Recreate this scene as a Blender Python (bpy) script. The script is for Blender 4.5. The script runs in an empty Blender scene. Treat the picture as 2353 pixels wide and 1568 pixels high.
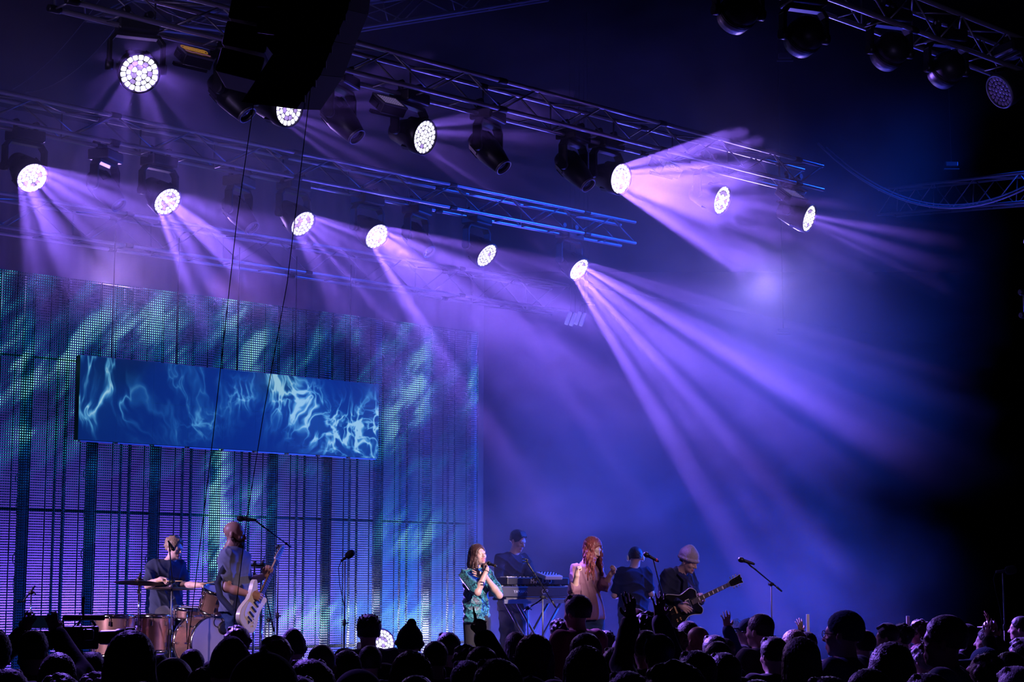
import bpy, bmesh, math, random
import numpy as np
from mathutils import Vector, Matrix, Euler
random.seed(7); rng = np.random.default_rng(7)
SC = bpy.context.scene
COL = SC.collection
PI = math.pi

# ------------------------------------------------------------------ camera
FPX, CX, CY = 4200.0, 1176.5, 784.0            # focal length and centre for a 2353x1568 frame
PITCH = math.atan(566.0 / FPX)
HC = 2.0                                        # camera height above the hall floor
STAGE = 0.82                                    # stage floor height
cam_d = bpy.data.cameras.new('camera'); cam = bpy.data.objects.new('camera', cam_d); COL.objects.link(cam)
cam_d.sensor_width = 36.0; cam_d.lens = 36.0 * FPX / 2353.0
cam_d.clip_start = 0.05; cam_d.clip_end = 300
cam.location = (0, 0, HC); cam.rotation_euler = (PI/2 + PITCH, 0, 0)
SC.camera = cam

# ------------------------------------------------------------------ view and world
SC.view_settings.view_transform = 'Standard'
SC.view_settings.look = 'None'
SC.view_settings.gamma = 1.0
SC.view_settings.use_curve_mapping = False
SC.view_settings.exposure = 0.0
w = bpy.data.worlds.new('night'); SC.world = w; w.use_nodes = True
w.node_tree.nodes['Background'].inputs[0].default_value = (0.002, 0.006, 0.03, 1)
w.node_tree.nodes['Background'].inputs[1].default_value = 0.25
SC.cycles.max_bounces = 5; SC.cycles.diffuse_bounces = 2; SC.cycles.glossy_bounces = 2
SC.cycles.volume_bounces = 0; SC.cycles.transparent_max_bounces = 12; SC.cycles.transmission_bounces = 2
SC.cycles.volume_step_rate = 3.0; SC.cycles.volume_max_steps = 128
SC.cycles.sample_clamp_indirect = 4.0
SC.cycles.use_denoising = True
SC.cycles.use_adaptive_sampling = True; SC.cycles.adaptive_threshold = 0.02

def P(px, py, Y):
    """world point seen at photograph pixel (px, py), at the forward distance Y"""
    u, v = (px - CX) / FPX, (CY - py) / FPX
    wy = math.cos(PITCH) - v * math.sin(PITCH); wz = math.sin(PITCH) + v * math.cos(PITCH)
    s = Y / wy
    return Vector((u * s, Y, HC + wz * s))
def PZ(px, py, z):
    """world point seen at the pixel, lying at height z"""
    u, v = (px - CX) / FPX, (CY - py) / FPX
    wy = math.cos(PITCH) - v * math.sin(PITCH); wz = math.sin(PITCH) + v * math.cos(PITCH)
    s = (z - HC) / wz
    return Vector((u * s, wy * s, z))
def ppm(Y):                                     # pixels per metre near the horizon
    return FPX * 1.0 / Y
ANG = math.atan2(4360.0, FPX / math.cos(PITCH)) # the stage axis: the rigging and the wall run along SD
SD = Vector((math.sin(ANG), math.cos(ANG), 0)); SN = Vector((math.cos(ANG), -math.sin(ANG), 0))
UP = Vector((0, 0, 1))
STAGE_ROT = math.atan2(SD.y, SD.x)              # local x along SD, local -y towards the audience
def S(Yc, a, z=0.0):
    """point on the line parallel to the wall that crosses X=0 at Y=Yc, a metres along it"""
    return Vector((0, Yc, z)) + SD * a
def a_of(px, Yc):
    """metres along that line where it is seen at pixel column px (at the horizon)"""
    k = (px - CX) / (FPX * 1.0 / math.cos(PITCH))   # x/y slope on the horizon
    return k * Yc / (SD.x - k * SD.y)

# ------------------------------------------------------------------ lights
def spot(name, loc, target, color, power, angle, blend=0.3, radius=0.05, gobo=None, direction=None):
    d = bpy.data.lights.new(name, 'SPOT'); d.energy = power; d.color = color
    d.spot_size = math.radians(angle); d.spot_blend = blend; d.shadow_soft_size = radius
    o = bpy.data.objects.new(name, d); COL.objects.link(o); o.location = loc
    v = Vector(direction) if direction is not None else (Vector(target) - Vector(loc))
    o.rotation_euler = v.to_track_quat('-Z', 'Y').to_euler()
    if gobo:
        scale, seed, lo, hi = gobo
        d.use_nodes = True; nt = d.node_tree; n = nt.nodes; L = nt.links
        em = next(x for x in n if x.type == 'EMISSION')
        tc = n.new('ShaderNodeTexCoord'); sep = n.new('ShaderNodeSeparateXYZ'); L.new(tc.outputs['Normal'], sep.inputs[0])
        dx = n.new('ShaderNodeMath'); dx.operation = 'DIVIDE'; L.new(sep.outputs[0], dx.inputs[0]); L.new(sep.outputs[2], dx.inputs[1])
        dy = n.new('ShaderNodeMath'); dy.operation = 'DIVIDE'; L.new(sep.outputs[1], dy.inputs[0]); L.new(sep.outputs[2], dy.inputs[1])
        cb = n.new('ShaderNodeCombineXYZ'); L.new(dx.outputs[0], cb.inputs[0]); L.new(dy.outputs[0], cb.inputs[1]); cb.inputs[2].default_value = seed
        vo = n.new('ShaderNodeTexVoronoi'); vo.inputs['Scale'].default_value = scale; L.new(cb.outputs[0], vo.inputs['Vector'])
        vo.feature = 'F1'
        mr = n.new('ShaderNodeMapRange'); mr.inputs['From Min'].default_value = 0.52; mr.inputs['From Max'].default_value = 0.12
        mr.inputs['To Min'].default_value = lo; mr.inputs['To Max'].default_value = hi
        mr.interpolation_type = 'SMOOTHSTEP'
        L.new(vo.outputs['Distance'], mr.inputs['Value']); L.new(mr.outputs[0], em.inputs['Strength'])
    return o

# ------------------------------------------------------------------ helpers: tags and objects
def tag(o, label=None, cat=None, group=None, kind=None):
    if label: o['label'] = label
    if cat: o['category'] = cat
    if group: o['group'] = group
    if kind: o['kind'] = kind
    return o
def thing(name, label, cat, loc=(0, 0, 0), rotz=0.0, group=None, rot=None):
    o = bpy.data.objects.new(name, None); COL.objects.link(o); o.location = loc
    o.rotation_euler = rot if rot is not None else (0, 0, rotz)
    o.empty_display_size = 0.1
    return tag(o, label, cat, group)
def link(name, me, parent=None, m=None, loc=None, rot=None):
    if m is not None and len(me.materials) == 0: me.materials.append(m)
    o = bpy.data.objects.new(name, me); COL.objects.link(o); o.parent = parent
    if loc is not None: o.location = loc
    if rot is not None: o.rotation_euler = rot
    return o
def copy_tree(o, parent=None):
    c = o.copy(); COL.objects.link(c); c.parent = parent
    for ch in list(o.children): copy_tree(ch, c)
    return c

class MB:
    """collects simple solids into one mesh"""
    def __init__(self): self.v = []; self.f = []; self.mi = []; self.sm = []
    def add(self, vs, fs, mi=0, smooth=False):
        b = len(self.v); self.v += [tuple(p) for p in vs]
        self.f += [tuple(i + b for i in f) for f in fs]; self.mi += [mi] * len(fs); self.sm += [smooth] * len(fs)
        return self
    def box(self, c, s, rot=None, mi=0, taper=1.0):
        hx, hy, hz = s[0] / 2, s[1] / 2, s[2] / 2
        vs = []
        for z, t in ((-hz, 1.0), (hz, taper)):
            for x, y in ((-hx, -hy), (hx, -hy), (hx, hy), (-hx, hy)): vs.append(Vector((x * t, y * t, z)))
        if rot is not None: vs = [rot @ p for p in vs]
        c = Vector(c); vs = [p + c for p in vs]
        return self.add(vs, [(3, 2, 1, 0), (4, 5, 6, 7), (0, 1, 5, 4), (1, 2, 6, 5), (2, 3, 7, 6), (3, 0, 4, 7)], mi)
    def bbox(self, c, s, bev, rot=None, mi=0):
        """box with chamfered vertical-ish edges on all sides"""
        bm = bmesh.new(); bmesh.ops.create_cube(bm, size=1.0)
        for v in bm.verts: v.co = Vector((v.co.x * s[0], v.co.y * s[1], v.co.z * s[2]))
        bmesh.ops.bevel(bm, geom=list(bm.edges), offset=bev, segments=2, affect='EDGES', profile=0.5)
        bm.verts.index_update(); c = Vector(c)
        vs = [(rot @ v.co if rot is not None else v.co.copy()) + c for v in bm.verts]
        fs = [tuple(v.index for v in f.verts) for f in bm.faces]; bm.free()
        return self.add(vs, fs, mi)
    def tube(self, pts, r, n=8, mi=0, closed=False, caps=True):
        pts = [Vector(p) for p in pts]; m = len(pts)
        rs = r if isinstance(r, (list, tuple)) else [r] * m
        T0 = (pts[1] - pts[0]).normalized(); a = Vector((0, 0, 1)) if abs(T0.z) < 0.9 else Vector((1, 0, 0))
        U = T0.cross(a).normalized(); vs = []
        for i, p in enumerate(pts):
            if closed: T = (pts[(i + 1) % m] - pts[i - 1]).normalized()
            else: T = (pts[min(i + 1, m - 1)] - pts[max(i - 1, 0)]).normalized()
            U = (U - T * U.dot(T)).normalized(); W = T.cross(U)
            for k in range(n):
                t = 2 * PI * k / n; vs.append(p + (U * math.cos(t) + W * math.sin(t)) * rs[i])
        fs = []
        for i in range(m if closed else m - 1):
            j = (i + 1) % m
            for k in range(n):
                k2 = (k + 1) % n; fs.append((i * n + k, i * n + k2, j * n + k2, j * n + k))
        b = len(self.v); self.add(vs, fs, mi, True)
        if caps and not closed:
            self.f += [tuple(b + k for k in range(n))[::-1], tuple(b + (m - 1) * n + k for k in range(n))]
            self.mi += [mi, mi]; self.sm += [False, False]
        return self
    def lathe(self, prof, n=24, c=(0, 0, 0), axis=None, mi=0, smooth=True, cap=True):
        """profile of (radius, height) turned round local z; axis: direction of +z"""
        M = Matrix.Identity(3) if axis is None else Vector(axis).to_track_quat('Z', 'Y').to_matrix()
        c = Vector(c); vs = []
        for r, h in prof:
            for k in range(n):
                t = 2 * PI * k / n; vs.append(c + M @ Vector((r * math.cos(t), r * math.sin(t), h)))
        fs = []
        for i in range(len(prof) - 1):
            for k in range(n):
                k2 = (k + 1) % n; fs.append((i * n + k, i * n + k2, (i + 1) * n + k2, (i + 1) * n + k))
        b = len(self.v); self.add(vs, fs, mi, smooth)
        if cap:
            if prof[0][0] > 1e-4: self.f.append(tuple(b + k for k in range(n))[::-1]); self.mi.append(mi); self.sm.append(False)
            if prof[-1][0] > 1e-4: self.f.append(tuple(b + (len(prof) - 1) * n + k for k in range(n))); self.mi.append(mi); self.sm.append(False)
        return self
    def ball(self, c, r, n=12, mi=0, scale=(1, 1, 1), rot=None):
        vs = []; c = Vector(c); m = n // 2
        for i in range(m + 1):
            ph = PI * i / m
            for k in range(n):
                t = 2 * PI * k / n
                p = Vector((r * math.sin(ph) * math.cos(t) * scale[0], r * math.sin(ph) * math.sin(t) * scale[1], r * math.cos(ph) * scale[2]))
                vs.append(c + (rot @ p if rot is not None else p))
        fs = [(i * n + k, (i + 1) * n + k, (i + 1) * n + (k + 1) % n, i * n + (k + 1) % n) for i in range(m) for k in range(n)]
        return self.add(vs, fs, mi, True)
    def prism(self, outline, t, M=None, mi=0):
        """2-D outline (x,z) extruded t along y, placed by matrix M"""
        n = len(outline); vs = [Vector((x, -t / 2, z)) for x, z in outline] + [Vector((x, t / 2, z)) for x, z in outline]
        if M is not None: vs = [M @ p for p in vs]
        fs = [tuple(range(n)), tuple(range(2 * n - 1, n - 1, -1))] + [(i, i + n, (i + 1) % n + n, (i + 1) % n) for i in range(n)]
        return self.add(vs, fs, mi)
    def mesh(self, name, mats=None):
        me = bpy.data.meshes.new(name); me.from_pydata(self.v, [], self.f)
        if mats is not None:
            for m in (mats if isinstance(mats, (list, tuple)) else [mats]): me.materials.append(m)
        me.polygons.foreach_set('material_index', self.mi); me.polygons.foreach_set('use_smooth', self.sm); me.update()
        return me
    def obj(self, name, mats, parent=None, loc=None, rot=None):
        return link(name, self.mesh(name, mats), parent, None, loc, rot)

# ------------------------------------------------------------------ materials
def mat(name, color, rough=0.6, metal=0.0, noise=0.15, scale=20.0, bump=0.0, emit=None, estr=0.0, sheen=0.0, spec=None, coord='Object'):
    m = bpy.data.materials.new(name); m.use_nodes = True; nt = m.node_tree; n = nt.nodes; L = nt.links
    b = n['Principled BSDF']; b.inputs['Roughness'].default_value = rough; b.inputs['Metallic'].default_value = metal
    if spec is not None: b.inputs['Specular IOR Level'].default_value = spec
    if sheen: b.inputs['Sheen Weight'].default_value = sheen; b.inputs['Sheen Roughness'].default_value = 0.35
    tc = n.new('ShaderNodeTexCoord'); no = n.new('ShaderNodeTexNoise'); no.inputs['Scale'].default_value = scale; no.inputs['Detail'].default_value = 3
    L.new(tc.outputs[coord], no.inputs['Vector'])
    mx = n.new('ShaderNodeMix'); mx.data_type = 'RGBA'
    c = Vector(color[:3]); mx.inputs[6].default_value = (*(c * (1 - noise)), 1); mx.inputs[7].default_value = (*(c * (1 + noise)), 1)
    L.new(no.outputs[0], mx.inputs[0]); L.new(mx.outputs[2], b.inputs['Base Color'])
    if bump:
        bp = n.new('ShaderNodeBump'); bp.inputs['Strength'].default_value = bump; bp.inputs['Distance'].default_value = 0.01
        L.new(no.outputs[0], bp.inputs['Height']); L.new(bp.outputs[0], b.inputs['Normal'])
    if emit: m.cycles.emission_sampling = 'NONE'; b.inputs['Emission Color'].default_value = (*emit, 1); b.inputs['Emission Strength'].default_value = estr
    return m
M = {}
M['alu'] = mat('brushed aluminium', (0.66, 0.66, 0.68), 0.3, 0.85, 0.1, 30)
M['alu_dull'] = mat('dull aluminium', (0.2, 0.2, 0.22), 0.5, 0.7, 0.2, 12)
M['chrome'] = mat('chrome', (0.85, 0.85, 0.88), 0.12, 1.0, 0.05, 30)
M['black'] = mat('black plastic', (0.012, 0.012, 0.014), 0.45, 0, 0.2, 40)
M['black_metal'] = mat('black painted metal', (0.009, 0.009, 0.011), 0.42, 0.2, 0.2, 30)
M['matte'] = mat('matte black paint', (0.008, 0.008, 0.009), 0.85, 0, 0.3, 60, spec=0.2)
M['cable'] = mat('black cable rubber', (0.008, 0.008, 0.008), 0.7, 0, 0.1, 60, spec=0.1)
M['stage'] = mat('black stage deck', (0.02, 0.02, 0.022), 0.5, 0, 0.3, 3, 0.1)
M['hall_floor'] = mat('dark concrete floor', (0.03, 0.03, 0.032), 0.8, 0, 0.3, 2, 0.1)
M['drape'] = mat('grey backdrop cloth', (0.22, 0.22, 0.23), 0.95, 0, 0.12, 3, 0.3, spec=0.1)
M['black_drape'] = mat('black molton drape', (0.002, 0.002, 0.002), 1.0, 0, 0.2, 6, 0.0, spec=0.02)
M['white'] = mat('white enamel', (0.8, 0.8, 0.8), 0.4, 0, 0.05, 30)
M['glass_lens'] = mat('coated front lens', (0.02, 0.03, 0.06), 0.05, 0, 0.1, 30, spec=1.0)
M['red'] = mat('red band', (0.7, 0.03, 0.02), 0.4)

# ------------------------------------------------------------------ lights over the place
PURPLE = (0.27, 0.13, 1.0); BLUE = (0.006, 0.075, 1.0); VIOLET = (0.22, 0.085, 1.0)
def line_pt(px, py, Yc):
    """point of the vertical plane through the line Yc (parallel to the wall) seen at the pixel"""
    u, v = (px - CX) / FPX, (CY - py) / FPX
    wy = math.cos(PITCH) - v * math.sin(PITCH); wz = math.sin(PITCH) + v * math.cos(PITCH)
    a = Yc * u / (SD.x * wy - SD.y * u); s = (Yc + SD.y * a) / wy
    return Vector((u * s, wy * s, HC + wz * s))
BACK = 32.5                                                     # backdrop line
# uplights behind the see-through wall, washing the backdrop
for i, a in enumerate((-10.5, -8.6, -6.7, -4.8, -2.9, -1.2)):
    p = S(BACK, a, STAGE + 0.12) + SN * 0.95
    spot('drape_uplight', p, S(BACK, a, STAGE + 0.8), ((0.20, 0.085, 1.0) if i < 3 else (0.13, 0.09, 1.0) if i == 3 else (0.02, 0.12, 1.0)), (820, 820, 820, 760, 700, 380)[i], 140, 1.0, 0.12)
# added blue lights out of view, there to tint the haze
spot('blue_haze_fill', (9.5, 24, 9.6), (1.5, 25.5, 3.0), BLUE, 14000, 62, 1.0, 0.3)
spot('blue_haze_fill', (-9.5, 22, 9.4), (1.0, 26, 4.0), BLUE, 1300, 50, 1.0, 0.3)
spot('blue_haze_fill', (12.5, 30, 4.8), (1.6, 24, 3.2), BLUE, 15000, 40, 1.0, 0.3)
spot('kit_fill', (-8.0, 15.5, 3.2), P(330, 1460, 20.2), (0.95, 0.66, 1.0), 2600, 17, 0.7, 0.35)  # added light that brightens the drum kit
spot('key_light', (9.0, 9.0, 5.0), P(520, 1475, 19.6), (0.8, 0.5, 1.0), 2600, 5, 0.9, 0.12)  # added narrow light that turns the bass drum head violet
spot('key_light', (9.0, 8.0, 7.0), P(585, 1385, 18.3), (1.0, 0.62, 0.62), 3600, 4, 0.8, 0.12)
spot('side_light', (-3.5, 21.0, 5.5), (3.0, 11.0, 1.7), (0.6, 0.25, 1.0), 900, 30, 1.0, 0.2)
for px, pw in ((1230, 110), (1480, 130), (1700, 80), (1960, 140), (2100, 60)):  # added hidden lights for a blue glow in the low haze
    q = P(px, 1350, 27.5); spot('low_haze_fill', (q.x, q.y, STAGE + 0.12), (q.x * 0.95, 25.5, 3.2), (0.07, 0.075, 1.0), pw * 5, 120, 1.0, 0.05)
for px, pw in ((1180, 80), (1350, 100), (1520, 100), (1700, 50)):  # added hidden lights for the violet glow near the deck
    q = P(px, 1350, 25.5); spot('low_haze_fill', (q.x, q.y, STAGE + 0.12), (q.x, 24.5, 2.6), (0.22, 0.11, 1.0), pw, 150, 1.0, 0.05)
# white and pink key light from the front of house
spot('key_light', (9.0, 8.0, 7.0), (-0.4, 20.9, 2.1), (1.0, 0.74, 0.86), 22000, 7, 0.6, 0.12)
spot('key_light', (10.0, 9.0, 7.0), (2.0, 21.0, 2.0), (1.0, 0.62, 0.95), 2000, 13, 0.8, 0.12)
spot('key_light', (-3.5, 10.0, 7.2), (-2.9, 18.6, 2.0), (1.0, 0.45, 0.45), 90, 20, 1.0, 0.12)
spot('side_light', (-7.5, 17.0, 4.5), (-2.9, 18.6, 2.0), (0.5, 0.35, 1.0), 1500, 24, 0.8, 0.2)
spot('side_light', (-9.5, 19.0, 4.0), (-4.0, 22.0, 1.8), (0.72, 0.5, 1.0), 4200, 26, 0.8, 0.2)
# added unseen lights that graze the rigging to bring out the chords
spot('rig_fill', (-6, 8.5, 3.8), (-3.0, 20, 7.4), (0.5, 0.38, 1.0), 450, 44, 1.0, 0.15)
spot('rig_fill', (3, 10, 3.4), (6.2, 17.0, 7.0), (0.4, 0.3, 1.0), 260, 60, 1.0, 0.3)
for Yc, z in ((24.0, 6.9), (18.7, 6.9), (30.0, 6.6)):
    a = S(Yc, -13, z - 1.2) + SN * 0.9; b = S(Yc, 1.0, z + .3); spot('rig_fill', a, b, (0.5, 0.33, 1.0), 650, 13, 1.0, 0.12)
spot('edge_fill', (5.0, 12, 5.0), P(2353, 690, 20), (0.35, 0.3, 1.0), 120, 10, 1.0, 0.1)  # added light so the truss end shows
spot('edge_fill', (8.5, 15, 4.0), P(2304, 1370, 20.5), (0.25, 0.3, 1.0), 60, 10, 1.0, 0.1)  # added light so the dark stand shows
# backlight on the crowd
spot('crowd_backlight', (-5.5, 24.5, 6.2), (0, 10, 1.6), (0.5, 0.28, 1.0), 700, 75, 0.8, 0.3)
spot('crowd_backlight', (3.5, 25.0, 6.2), (1.5, 10, 1.6), (0.4, 0.28, 1.0), 600, 75, 0.8, 0.3)

# ------------------------------------------------------------------ the setting
def plane_box(name, c, s, m, rotz=0.0):
    o = MB().box((0, 0, 0), s).obj(name, m, None, c, (0, 0, rotz)); o['kind'] = 'structure'; return o
plane_box('floor', (0, 22, -0.05), (80, 64, 0.1), M['hall_floor'])
# stage: front edge parallel to the wall
FRONT = 15.6
dep = (S(BACK + 8.0, 0) - S(FRONT, 0)).dot(-SN)
c = S(FRONT, 3.0) - SN * dep / 2
st = plane_box('floor_stage', (c.x, c.y, STAGE - 0.06), (44, dep, 0.12), M['stage'], STAGE_ROT)
sk = MB()
for i in range(110):                                            # stage skirt in folds
    a0 = -22 + i * 0.4
    sk.box((a0 + 0.2, 0.02 * math.sin(i * 1.7), 0), (0.4, 0.06, STAGE - 0.1), Matrix.Rotation(0.1 * math.sin(i * 2.3), 3, 'Z'))
p = S(FRONT, 3.0) - SN * 0.1
o = sk.obj('trim_stage_skirt', M['black_drape'], None, (p.x, p.y, (STAGE - 0.1) / 2), (0, 0, STAGE_ROT)); o['kind'] = 'structure'
# backdrop cloth hanging in soft folds
A_SPLIT = (line_pt(1112, 1300, BACK) - S(BACK, 0)).dot(SD)
for nm, aa, ab, mm in (('wall_back', -17, A_SPLIT, 'drape'), ('wall_back_side', A_SPLIT - 6, 26, 'black_drape')):
  n = int((ab - aa) * 12); vs = []; fs = []; BK = BACK if mm == 'drape' else BACK + 7.0
  for i in range(n + 1):
    a = aa + (ab - aa) * i / n
    off = (1.0 if mm == 'drape' else 0.0) * 0.05 * math.sin(a * 9.0) + 0.03 * math.sin(a * 23.0 + 1)
    for z in (STAGE, STAGE + 2.2, STAGE + 4.5, 8.8):
        q = S(BK, a, z) + SN * (off if mm == 'drape' else 0.0) * (1.0 if z < 8 else 0.4); vs.append(q)
  for i in range(n):
    for j in range(3):
        b = i * 4 + j; fs.append((b, b + 4, b + 5, b + 1))
  mb = MB(); mb.add(vs, fs, 0, True); o = mb.obj(nm, M[mm]); o['kind'] = 'structure'
# dark side and rear of the venue, roof skin
q = S(BACK, 17, 5.2)
plane_box('wall_right', (q.x + 4.5, q.y - 12.0, 5.5), (0.2, 50, 11), M['black_drape'], 0.0)
plane_box('wall_left', (-19, 20, 5.5), (0.2, 60, 11), M['black_drape'], 0.0)
plane_box('wall_far', (0, 52, 5.5), (60, 0.2, 11), M['black_drape'], 0.0)
plane_box('ceiling', (0, 22, 11.1), (80, 64, 0.12), M['black_drape'])

# ------------------------------------------------------------------ trusses
def unit_tube(r, n=8): return MB().tube([(0, 0, 0), (0, 0, 1)], r, n)
_chord = unit_tube(0.025, 10).mesh('chord', M['alu']); _brace = unit_tube(0.010, 6).mesh('brace', M['alu_dull'])
_chord_b = unit_tube(0.025, 8).mesh('chord', M['alu_dull']); _coup = MB().lathe([(0.03, -0.06), (0.034, -0.04), (0.034, 0.04), (0.03, 0.06)], 12).mesh('coupler', M['black_metal'])
def stick(name, me, a, b, parent):
    a, b = Vector(a), Vector(b); d = b - a
    o = link(name, me, parent); o.location = a; o.rotation_euler = d.to_track_quat('Z', 'Y').to_euler(); o.scale = (1, 1, d.length)
    return o
def truss(label, A, B, w, h, bay, group=None, chord=None, name='lighting_truss', couplers=True, up=UP):
    """box truss from A to B (centre line); w across, h high; every tube is a part"""
    A, B = Vector(A), Vector(B); d = B - A; Ln = d.length; D = d.normalized(); side = D.cross(up).normalized(); U = side.cross(D).normalized()
    t = thing(name, label, 'truss', A, 0, group); chord = chord or _chord
    def pt(s, i, j): return D * s + side * (w / 2 * i) + U * (h / 2 * j)
    for i in (-1, 1):
        for j in (-1, 1): stick('chord', chord, pt(0, i, j), pt(Ln, i, j), t)
    nb = max(1, int(round(Ln / bay))); bl = Ln / nb
    for k in range(nb):
        s0, s1 = k * bl, (k + 1) * bl; f = 1 if k % 2 == 0 else -1
        for i in (-1, 1): stick('brace', _brace, pt(s0, i, -f), pt(s1, i, f), t)
        stick('brace', _brace, pt(s0, -1, -1), pt(s0, 1, -1), t)
        stick('brace', _brace, pt(s0, -f, 1), pt(s1, f, 1), t)
        if k % 2 == 0:
            stick('brace', _brace, pt(s0, -1, -1), pt(s0, -1, 1), t)
    if couplers:
        for k in range(0, nb + 1, 5):
            for i in (-1, 1):
                for j in (-1, 1):
                    c = link('coupler', _coup, t); c.parent = t; c.location = pt(k * bl, i, j); c.rotation_euler = D.to_track_quat('Z', 'Y').to_euler()
    return t
def row_truss(label, Yc, px0, px1, ztop, w, h, bay, **kw):
    a0 = line_pt(px0, 1350, Yc); a1 = line_pt(px1, 1350, Yc); z = ztop - h / 2
    return truss(label, (a0.x, a0.y, z), (a1.x, a1.y, z), w, h, bay, **kw)
# top heights read off the photograph's chord lines
def z_on(px, py, Yc): return line_pt(px, py, Yc).z
ZB = z_on(0, 452, 30.0); ZA = z_on(0, 220, 24.0); ZF = z_on(772, 98, 18.7); ZR = z_on(2100, 10, 13.3)
row_truss('deep aluminium box truss above the see-through video wall', 30.0, -250, 1290, ZB, 0.42, 0.44, 0.62)
row_truss('aluminium box truss of the middle row carrying six lit wash lights', 24.0, -300, 1450, ZA, 0.28, 0.30, 0.5)
row_truss('front aluminium box truss above the stage with lit wash lights', 18.7, 100, 1890, ZF, 0.29, 0.30, 0.5)
row_truss('dark box truss high over the crowd with four unlit moving heads', 13.3, 1780, 2700, ZR, 0.29, 0.34, 0.42)
# trusses running the other way
truss('dim truss slanting up over the front truss behind the speaker array', P(560, 78, 21), P(1270, -32, 24.5), 0.3, 0.32, 0.6, chord=_chord_b, couplers=False)
truss('dim dark truss along the upper left corner behind the white flare', P(215, 8, 19.0), P(600, 62, 21.0), 0.3, 0.3, 0.7, chord=_chord_b, couplers=False)
truss('dim blue truss entering from the right edge above the drooping cable', P(2040, 466, 30), P(2420, 428, 25), 0.35, 0.42, 0.62, chord=_chord_b, couplers=False)
_b = P(2372, 695, 20)
truss('short truss end standing at the right edge halfway up', (_b.x, _b.y, _b.z), (_b.x + 2.0, _b.y + 1.0, _b.z), 0.26, 0.26, 0.4, chord=_chord_b, couplers=True)
_b = P(2362, 552, 20)
MB().bbox((0.1, 0, 0), (0.25, 0.2, 0.05), 0.01).tube([(0.1, 0, 0), (0.1, 0, 0.5)], 0.015).obj('bracket', M['alu'], None, _b)
tag(bpy.data.objects['bracket'], 'small metal bracket at the right edge above the truss end', 'bracket')

# ------------------------------------------------------------------ lit wash lights (37 cell faces)
def lens_mat(name, strength, col=(0.86, 0.84, 1.0)):
    """a lens cell that glows and lets the light behind it through"""
    m = bpy.data.materials.new(name); m.use_nodes = True; nt = m.node_tree; nt.nodes.clear(); n = nt.nodes; L = nt.links
    out = n.new('ShaderNodeOutputMaterial'); em = n.new('ShaderNodeEmission'); tr = n.new('ShaderNodeBsdfTransparent'); ad = n.new('ShaderNodeAddShader')
    tc = n.new('ShaderNodeTexCoord'); no = n.new('ShaderNodeTexNoise'); no.inputs['Scale'].default_value = 45; L.new(tc.outputs['Object'], no.inputs['Vector'])
    mr = n.new('ShaderNodeMapRange'); mr.inputs['To Min'].default_value = strength * 0.55; mr.inputs['To Max'].default_value = strength * 1.35; L.new(no.outputs[0], mr.inputs['Value'])
    em.inputs[0].default_value = (*col, 1); L.new(mr.outputs[0], em.inputs[1]); tr.inputs[0].default_value = (0.9, 0.9, 0.9, 1)
    L.new(em.outputs[0], ad.inputs[0]); L.new(tr.outputs[0], ad.inputs[1]); L.new(ad.outputs[0], out.inputs['Surface'])
    m.cycles.emission_sampling = 'NONE'
    return m
M['cell'] = lens_mat('glowing lens cell', 1.5); M['cell_dim'] = lens_mat('violet lens cell', 0.75, (0.62, 0.42, 1.0))
M['cell_off'] = mat('unlit lens cell', (0.42, 0.32, 0.5), 0.15, 0, 0.5, 60, spec=1.0)
R_FACE = 0.165
_rings = [(0.0, 0.026, 1), (0.030, 0.070, 6), (0.075, 0.112, 12), (0.117, 0.163, 18)]
def cell_mesh(r0, r1, n, m):
    mb = MB()
    if n == 1:
        pts = [(r1 * math.cos(2 * PI * k / 10), r1 * math.sin(2 * PI * k / 10)) for k in range(10)]
    else:
        h = PI / n - 0.0025 / ((r0 + r1) / 2) ; pts = []
        for (fr, ft) in ((0.12, -1), (0, -0.72), (0, 0.72), (0.12, 1), (0.55, 1), (0.86, 0.93), (1, 0.6), (1.03, 0), (1, -0.6), (0.86, -0.93), (0.55, -1)):
            rr = r0 + (r1 - r0) * fr; pts.append((rr * math.cos(h * ft), rr * math.sin(h * ft)))
    k = len(pts); cx = sum(p[0] for p in pts) / k; cy = sum(p[1] for p in pts) / k
    vs = [(x, y, 0.0) for x, y in pts] + [(cx + (x - cx) * 0.6, cy + (y - cy) * 0.6, 0.007) for x, y in pts] + [(cx, cy, 0.009)]
    fs = [(i, (i + 1) % k, k + (i + 1) % k, k + i) for i in range(k)] + [(k + i, k + (i + 1) % k, 2 * k) for i in range(k)]
    mb.add(vs, fs, 0, True); return mb.mesh('lens', m)
_cells = {key: [cell_mesh(*r, M[key]) for r in _rings] for key in ('cell', 'cell_dim', 'cell_off')}
# hollow head: open at the face, light inside near the back
def wash_head():
    mb = MB()
    mb.lathe([(0.172, 0.012), (0.185, 0.0), (0.185, -0.08), (0.15, -0.22), (0.10, -0.40), (0.03, -0.43), (0.0, -0.43)], 32, cap=False)
    mb.lathe([(0.165, 0.006), (0.165, -0.06), (0.158, -0.10)], 32, cap=False)
    for k in range(6):
        mb.box((0.17 * math.cos(k * PI / 3), 0.17 * math.sin(k * PI / 3), -0.13), (0.02, 0.05, 0.09), Matrix.Rotation(k * PI / 3, 3, 'Z'))
    return mb.mesh('head', M['black_metal'])
_head = wash_head()
_ring = MB().lathe([(0.165, 0.0), (0.166, 0.014), (0.178, 0.016), (0.186, 0.004), (0.18, -0.01)], 40, cap=False).mesh('lens_ring', M['black_metal'])
_ring_lit = MB().lathe([(0.163, 0.0), (0.164, 0.018), (0.178, 0.02), (0.188, 0.004), (0.18, -0.01)], 40, cap=False).mesh('lens_ring', M['alu_dull'])
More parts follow.
